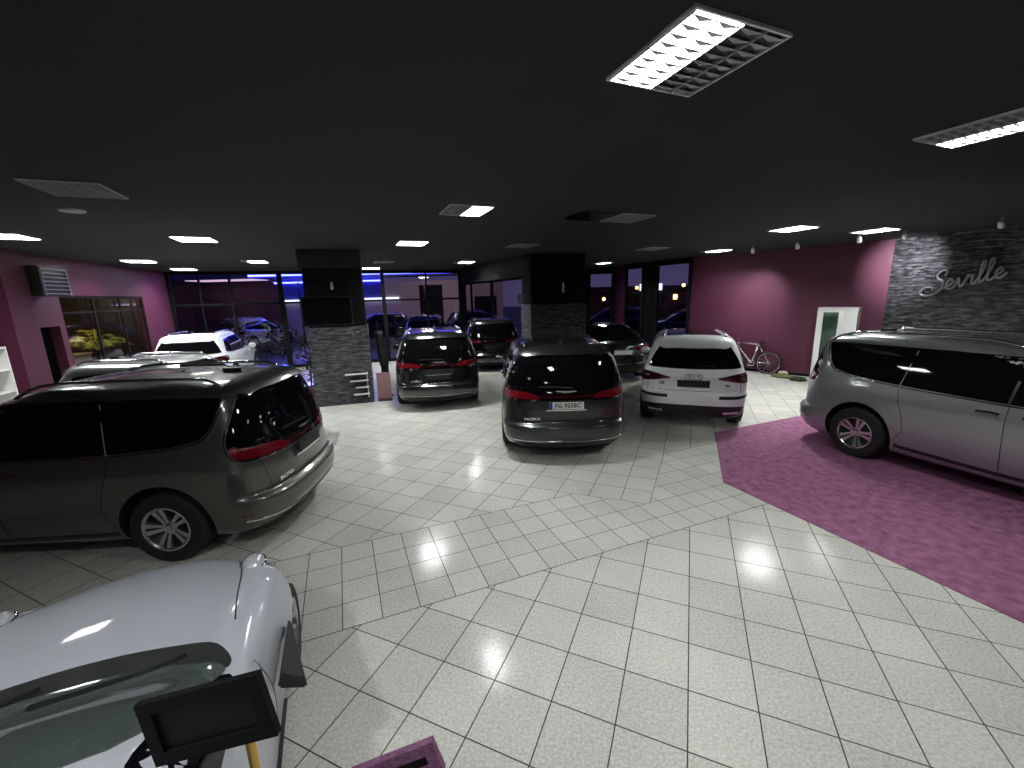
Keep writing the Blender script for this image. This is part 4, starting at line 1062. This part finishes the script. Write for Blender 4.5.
# air heater high on the wall
ah = empty('air_heater', Ml @ Vector((od-1.28, -.02, 3.0)), math.atan2(Ml[1][0], Ml[0][0]), 'black louvered air heater hung high on the left purple wall', 'heater')
ht = Matrix.Rotation(math.radians(0), 4, 'X')
bm = bmesh.new(); box(bm, -.42, .42, -.5, 0, -.2, .42); bmesh.ops.bevel(bm, geom=bm.edges[:], offset=.02, segments=1); obj('casing', bm, 'black_plastic', ah)
bm = bmesh.new()
for k in range(7):
    z = -.16+k*.085; box(bm, -.36, .36, -.54, -.50, z, z+.022)
for x in (-.38, .36): box(bm, x, x+.02, -.54, -.5, -.19, .41)
obj('louver_grille', bm, 'grey_louver', ah)
bm = bmesh.new()
for k in range(5):
    y = -.46+k*.09; box(bm, .42, .44, y, y+.025, -.15, .38)
obj('side_grille', bm, 'grey_louver', ah)
# room behind the inner window and doorway
def lw(t, d): 
    p = Ml @ Vector((t, d, 0)); return (p.x, p.y)
bm = bmesh.new(); prism(bm, [lw(od-2.4, .2), lw(od+4.6, .2), lw(od+4.6, 4.2), lw(od-2.4, 4.2)], -.15, 0); struct('floor_inner', bm, 'asphalt')
bm = bmesh.new(); prism(bm, [lw(od-2.4, .2), lw(od+4.6, .2), lw(od+4.6, 4.2), lw(od-2.4, 4.2)], CZ, CZ+.1); struct('ceiling_inner', bm, 'ceiling')
wall('wall_inner_back', lw(od-2.4, 4.0), lw(od+4.6, 4.0), 0, CZ, 'dark_wood', 1, .1)
wall('wall_inner_near', lw(od-.48, .2), lw(od-.48, 4.0), 0, CZ, 'black_wall', 1, .1)
wall('wall_inner_far', lw(od+4.5, .2), lw(od+4.5, 4.0), 0, CZ, 'dark_wood', -1, .1)
wall('wall_inner_side', lw(od-2.4, .2), lw(od-2.4, 4.0), 0, CZ, 'black_wall', 1, .1)
bm = bmesh.new(); box(bm, od-.38, od+3.25, .02, .06, .85, .93, Ml); box(bm, od-.38, od+3.25, .02, .06, 2.78, 2.84, Ml)
for t in (-.36, .85, 2.05, 3.22): box(bm, od+t-.03, od+t+.03, .02, .06, .85, 2.84, Ml)
box(bm, od-.38, od+3.25, .03, .06, 2.40, 2.45, Ml); bmesh.ops.recalc_face_normals(bm, faces=bm.faces); wn = struct('window_6', bm, 'frame_dark')
bm = bmesh.new(); box(bm, od-.38, od+3.25, .10, .106, .9, 2.8, Ml); obj('window_glass', bm, 'pane', wn)
cb = empty('wooden_counter', Ml @ Vector((od+1.5, 1.3, 0)), math.atan2(Ml[1][0], Ml[0][0]), 'low tan wooden counter behind the inner window', 'counter')
bm = bmesh.new(); box(bm, -.9, .6, -.3, .3, 0, 1.22); bmesh.ops.bevel(bm, geom=bm.edges[:], offset=.02, segments=1); obj('counter_body', bm, 'wood', cb)
bm = bmesh.new(); box(bm, -.93, .63, -.33, .33, 1.22, 1.26); obj('worktop', bm, 'wood', cb)
pm = empty('potted_palm', Ml @ Vector((od+3.1, 1.35, 0)), 0, 'yellow-green palm lit from above behind the inner window', 'plant')
bm = bmesh.new(); tube(bm, [(0, 0, 0), (0, 0, .4)], [.16, .2], 20); obj('pot', bm, 'terracotta', pm, True, 40)
bm = bmesh.new(); tube(bm, cr([(0, 0, .4), (.03, 0, .8), (0, .02, 1.25)], 5), .03, 8)
obj('trunk', bm, 'dark_wood', pm)
bm = bmesh.new()
for k in range(13):
    a = 2*PI*k/13+rnd.uniform(-.15, .15); L_ = rnd.uniform(.6, .9); up = rnd.uniform(.25, .75)
    pts = cr([(0, 0, 1.22), (L_*.4*math.cos(a), L_*.4*math.sin(a), 1.22+up*.75), (L_*.8*math.cos(a), L_*.8*math.sin(a), 1.22+up*.85), (L_*1.1*math.cos(a), L_*1.1*math.sin(a), 1.22+up*.45)], 6)
    tube(bm, pts, .006, 4)
    for i in range(3, len(pts)-1):
        d = (pts[i+1]-pts[i]).normalized(); sd = d.cross(Vector((0, 0, 1))).normalized()
        for s_ in (-1, 1):
            tip = pts[i]+sd*s_*.20*math.sin(PI*i/len(pts))**.5+d*.12-Vector((0, 0, .04)); b0 = pts[i]+d*.022
            bm.faces.new([bm.verts.new(p) for p in (pts[i], tip, b0)])
obj('fronds', bm, 'leaf', pm)
il = empty('pendant_lamp', Ml @ Vector((od+1.9, 1.6, CZ)), 0, 'warm lamp on the ceiling of the room behind the inner window', 'lamp')
bm = bmesh.new(); tube(bm, [(0, 0, 0), (0, 0, -.5)], .01, 6); obj('cord', bm, 'black_plastic', il)
bm = bmesh.new(); bmesh.ops.create_uvsphere(bm, u_segments=16, v_segments=10, radius=.09)
for v in bm.verts: v.co.z -= .58
obj('bulb', bm, mat('warm_bulb', (1, .8, .5), .5, emit=(1, .72, .38), es=420), il, True)

# ---------------------------------------------------------------- foreground sign stands
def sign_stand(name, TL, TR, BR, foot, fw_, m, pm_, label, fill='dark_glass'):
    TL, TR, BR = Vector(TL), Vector(TR), Vector(BR); xa = (TR-TL); W_ = xa.length; xa.normalize()
    ya = (TR-BR); ya = (ya-xa*ya.dot(xa)); H_ = ya.length; ya.normalize(); na = xa.cross(ya)
    root = empty(name, foot, 0, label, 'sign stand'); M = Matrix((xa, ya, na)).transposed().to_4x4(); M.translation = TR-xa*W_-ya*H_-Vector(foot)
    bm = bmesh.new()
    for a in ((0, W_, 0, fw_), (0, W_, H_-fw_, H_), (0, fw_, fw_, H_-fw_), (W_-fw_, W_, fw_, H_-fw_)): box(bm, *a, -.012, .006, M)
    bmesh.ops.recalc_face_normals(bm, faces=bm.faces); obj('frame', bm, m, root)
    bm = bmesh.new(); box(bm, fw_*.6, W_-fw_*.6, fw_*.6, H_-fw_*.6, -.010, -.002, M); bmesh.ops.recalc_face_normals(bm, faces=bm.faces); obj('sign_plate', bm, fill, root)
    c = M @ Vector((W_*.72, H_*.35, -.026))
    bm = bmesh.new(); tube(bm, [c, (c.x, c.y, .03)], .011, 12); obj('post', bm, pm_, root, True, 40)
    bm = bmesh.new(); bmesh.ops.create_cone(bm, cap_ends=True, segments=32, radius1=.13, radius2=.12, depth=.03)
    for v in bm.verts: v.co += Vector((c.x, c.y, .015))
    obj('base', bm, pm_, root)
    return root
mat('purple_leather', (.26, .10, .22), .6, noise=(60, .5), bump=(120, 1))
mat('sign_face', (.012, .008, .009), .5, spec=.15)
mat('bronze', (.055, .05, .05), .3, .3)
sign_stand('sign_stand', (-0.874, 0.775, 1.646), (-0.593, 0.788, 1.71), (-0.551, 0.772, 1.56), (-.62, .74, 0), .03, 'frame_dark', 'gold', 'black framed sign on a brass post in front of the silver sports car', 'sign_face')
sign_stand('sign_stand', (-0.39, 0.741, 1.485), (-0.202, 0.755, 1.551), (-0.185, 0.744, 1.474), (-.30, .66, 0), .026, 'purple_leather', 'gold', 'purple textured sign frame at the bottom edge of the photo', 'sign_face')

# ---------------------------------------------------------------- outside at dusk
bm = bmesh.new(); box(bm, -60, 60, 12, 120, -.30, -.16); struct('ground_street', bm, 'asphalt')
mat('beige_wall', (.42, .33, .30), .8, noise=(.6, .15)); mat('blue_wall', (.05, .06, .28), .6); mat('brown_wall', (.10, .045, .04), .8, noise=(1.5, .4))
mat('led_blue', (.1, .1, .9), .5, emit=(.10, .10, 1.0), es=14); mat('led_white', (.9, .9, .95), .5, emit=(.80, .75, 1.0), es=2.6); mat('led_pink', (.9, .6, .7), .5, emit=(1.0, .62, .80), es=1.1); mat('lamp_orange', (1, .5, .2), .5, emit=(1, .42, .12), es=10)
hb = empty('service_building', (-9, 31, -.16), 0, 'long low building across the yard with blue light strips and beige wall', 'building')
def part(nm, m, *b): bm = bmesh.new(); box(bm, *b); return obj(nm, bm, m, hb)
part('beige_wall', 'beige_wall', -.2, 8.5, 0, .4, 0, 4.0)
part('blue_wall', 'blue_wall', -7.5, -.2, 0, .4, 2.8, 5.2)
part('lower_wall', 'beige_wall', -7.5, -.2, .1, .4, 0, 2.8)
part('brown_wall', 'brown_wall', -16, -7.5, 0, .4, 0, 5.2)
part('canopy', 'blue_wall', -17, 9, -3.0, .4, 4.3, 4.7)
part('canopy_soffit', 'led_pink', -12.5, -8, -2.6, -.8, 4.26, 4.30)
part('door', 'frame_dark', 2.4, 4.1, -.04, 0, 0, 3.7)
part('light_strip', 'led_blue', -8, -.3, -.10, -.02, 4.05, 4.15); part('light_strip', 'led_blue', -1.2, 9, -3.1, -3.0, 4.35, 4.47); part('light_strip', 'led_blue', -8.0, -1, -3.1, -3.0, 4.40, 4.52)
part('fascia_strip', 'led_white', -7.5, .9, -.14, -.04, 2.72, 2.88)
part('fascia_strip', 'led_white', -15, -10.5, -.14, -.04, 4.75, 4.95)
part('window', 'frame_dark', 6.4, 8.0, -.06, 0, 1.4, 2.8)
def yard_fill(x, y, z, energy, color, size, label):  # posts and point lights added to give the yard front its glow
    r = empty('added_yard_lamp', (x, y, 0), 0, label, 'lamp'); bm = bmesh.new(); tube(bm, [(0, 0, -.16), (0, 0, z)], .05, 8); obj('post', bm, 'frame_dark', r)
    bm = bmesh.new(); box(bm, -.3, .3, -.15, .15, z, z+.08); obj('lamp_head', bm, 'white_metal', r)
    l = bpy.data.lights.new('added_yard_glow', 'POINT'); l.energy = energy; l.color = color; l.shadow_soft_size = size; lo = bpy.data.objects.new('added_yard_glow', l); link(lo, r); lo.location = (0, 0, z-.2)
yard_fill(-13.5, 27.3, 3.8, 380, (.12, .12, 1), .3, 'added lamp post giving blue glow beside the building across the yard')
yard_fill(-5.2, 26.0, 3.8, 420, (1, .72, .75), .3, 'added lamp post giving pinkish fill light before the beige wall across the yard')
def street(x, y, z, label):
    r = empty('street_lamp', (x, y, 0), 0, label, 'street lamp', 'street lamps beyond the right windows'); bm = bmesh.new(); tube(bm, [(0, 0, -.16), (0, 0, z)], .05, 8); obj('post', bm, 'frame_dark', r)
    bm = bmesh.new(); bmesh.ops.create_uvsphere(bm, u_segments=12, v_segments=8, radius=.16)
    for v in bm.verts: v.co.z += z+.1
    obj('lamp_globe', bm, 'lamp_orange', r, True)
street(16.4, 40, 3.1, 'orange street lamp seen through the rightmost window')
street(12.6, 42, 3.0, 'orange street lamp seen through the middle right window')
street(8.9, 40, 2.0, 'orange street lamp low behind the left one of the right windows')
fs = empty('far_shop', (14.5, 46, -.16), 0, 'dark low building with a lit white sign beyond the right windows', 'building')
def part2(nm, m, *b): bm = bmesh.new(); box(bm, *b); return obj(nm, bm, m, fs)
part2('wall', 'brown_wall', -9, 9, 0, .5, 0, 3.5); part2('lit_sign', 'led_white', -.4, 2.0, -.1, 0, 3.0, 3.7); part2('lit_window', 'lamp_orange', -7.2, -6.8, -.06, 0, 1.5, 2.1); part2('lit_window', 'lamp_orange', 3.3, 3.7, -.06, 0, 2.0, 2.5)
recolor(suv, -14.7, 24.2, 80, 'white_paint', 'white car outside beyond the back window, above the white SUV roof', 'car', None, 'white_paint')
mat('dusk_blue_paint', (.05, .06, .20), .3, .4, coat=1)
recolor(suv, -4.45, 22.7, 93, 'dusk_blue_paint', 'bluish vehicle outside directly behind the black minivan by the pillar', 'car', None, 'white_paint')
recolor(suv, -1.9, 27.6, 20, 'black_paint', 'dark car outside right of the bluish vehicle', 'car', None, 'white_paint')
recolor(suv, -8.6, 26.5, 200, 'black_paint', 'dark car outside near the stone pillar, before the building', 'car', None, 'white_paint')
recolor(suv, 9.2, 21.8, 150, 'dusk_blue_paint', 'blue car outside the rightmost window', 'car', None, 'white_paint')
recolor(suv, 5.9, 25.5, 170, 'black_paint', 'dark car outside the left one of the right windows', 'car', None, 'white_paint')
recolor(suv, 3.4, 31.0, 165, 'silver_paint', 'silver car outside seen through the glass door', 'car', None, 'white_paint')

# cars whose rear badges the photo does not show carry none
for r_ in [o for o in bpy.data.objects if o.parent is None and o.name.startswith('suv.')]:
    for q in [c for c in bpy.data.objects if c.parent == r_ and (c.name.startswith('badge_lettering') or c.name.startswith('ring_emblem'))]: bpy.data.objects.remove(q)
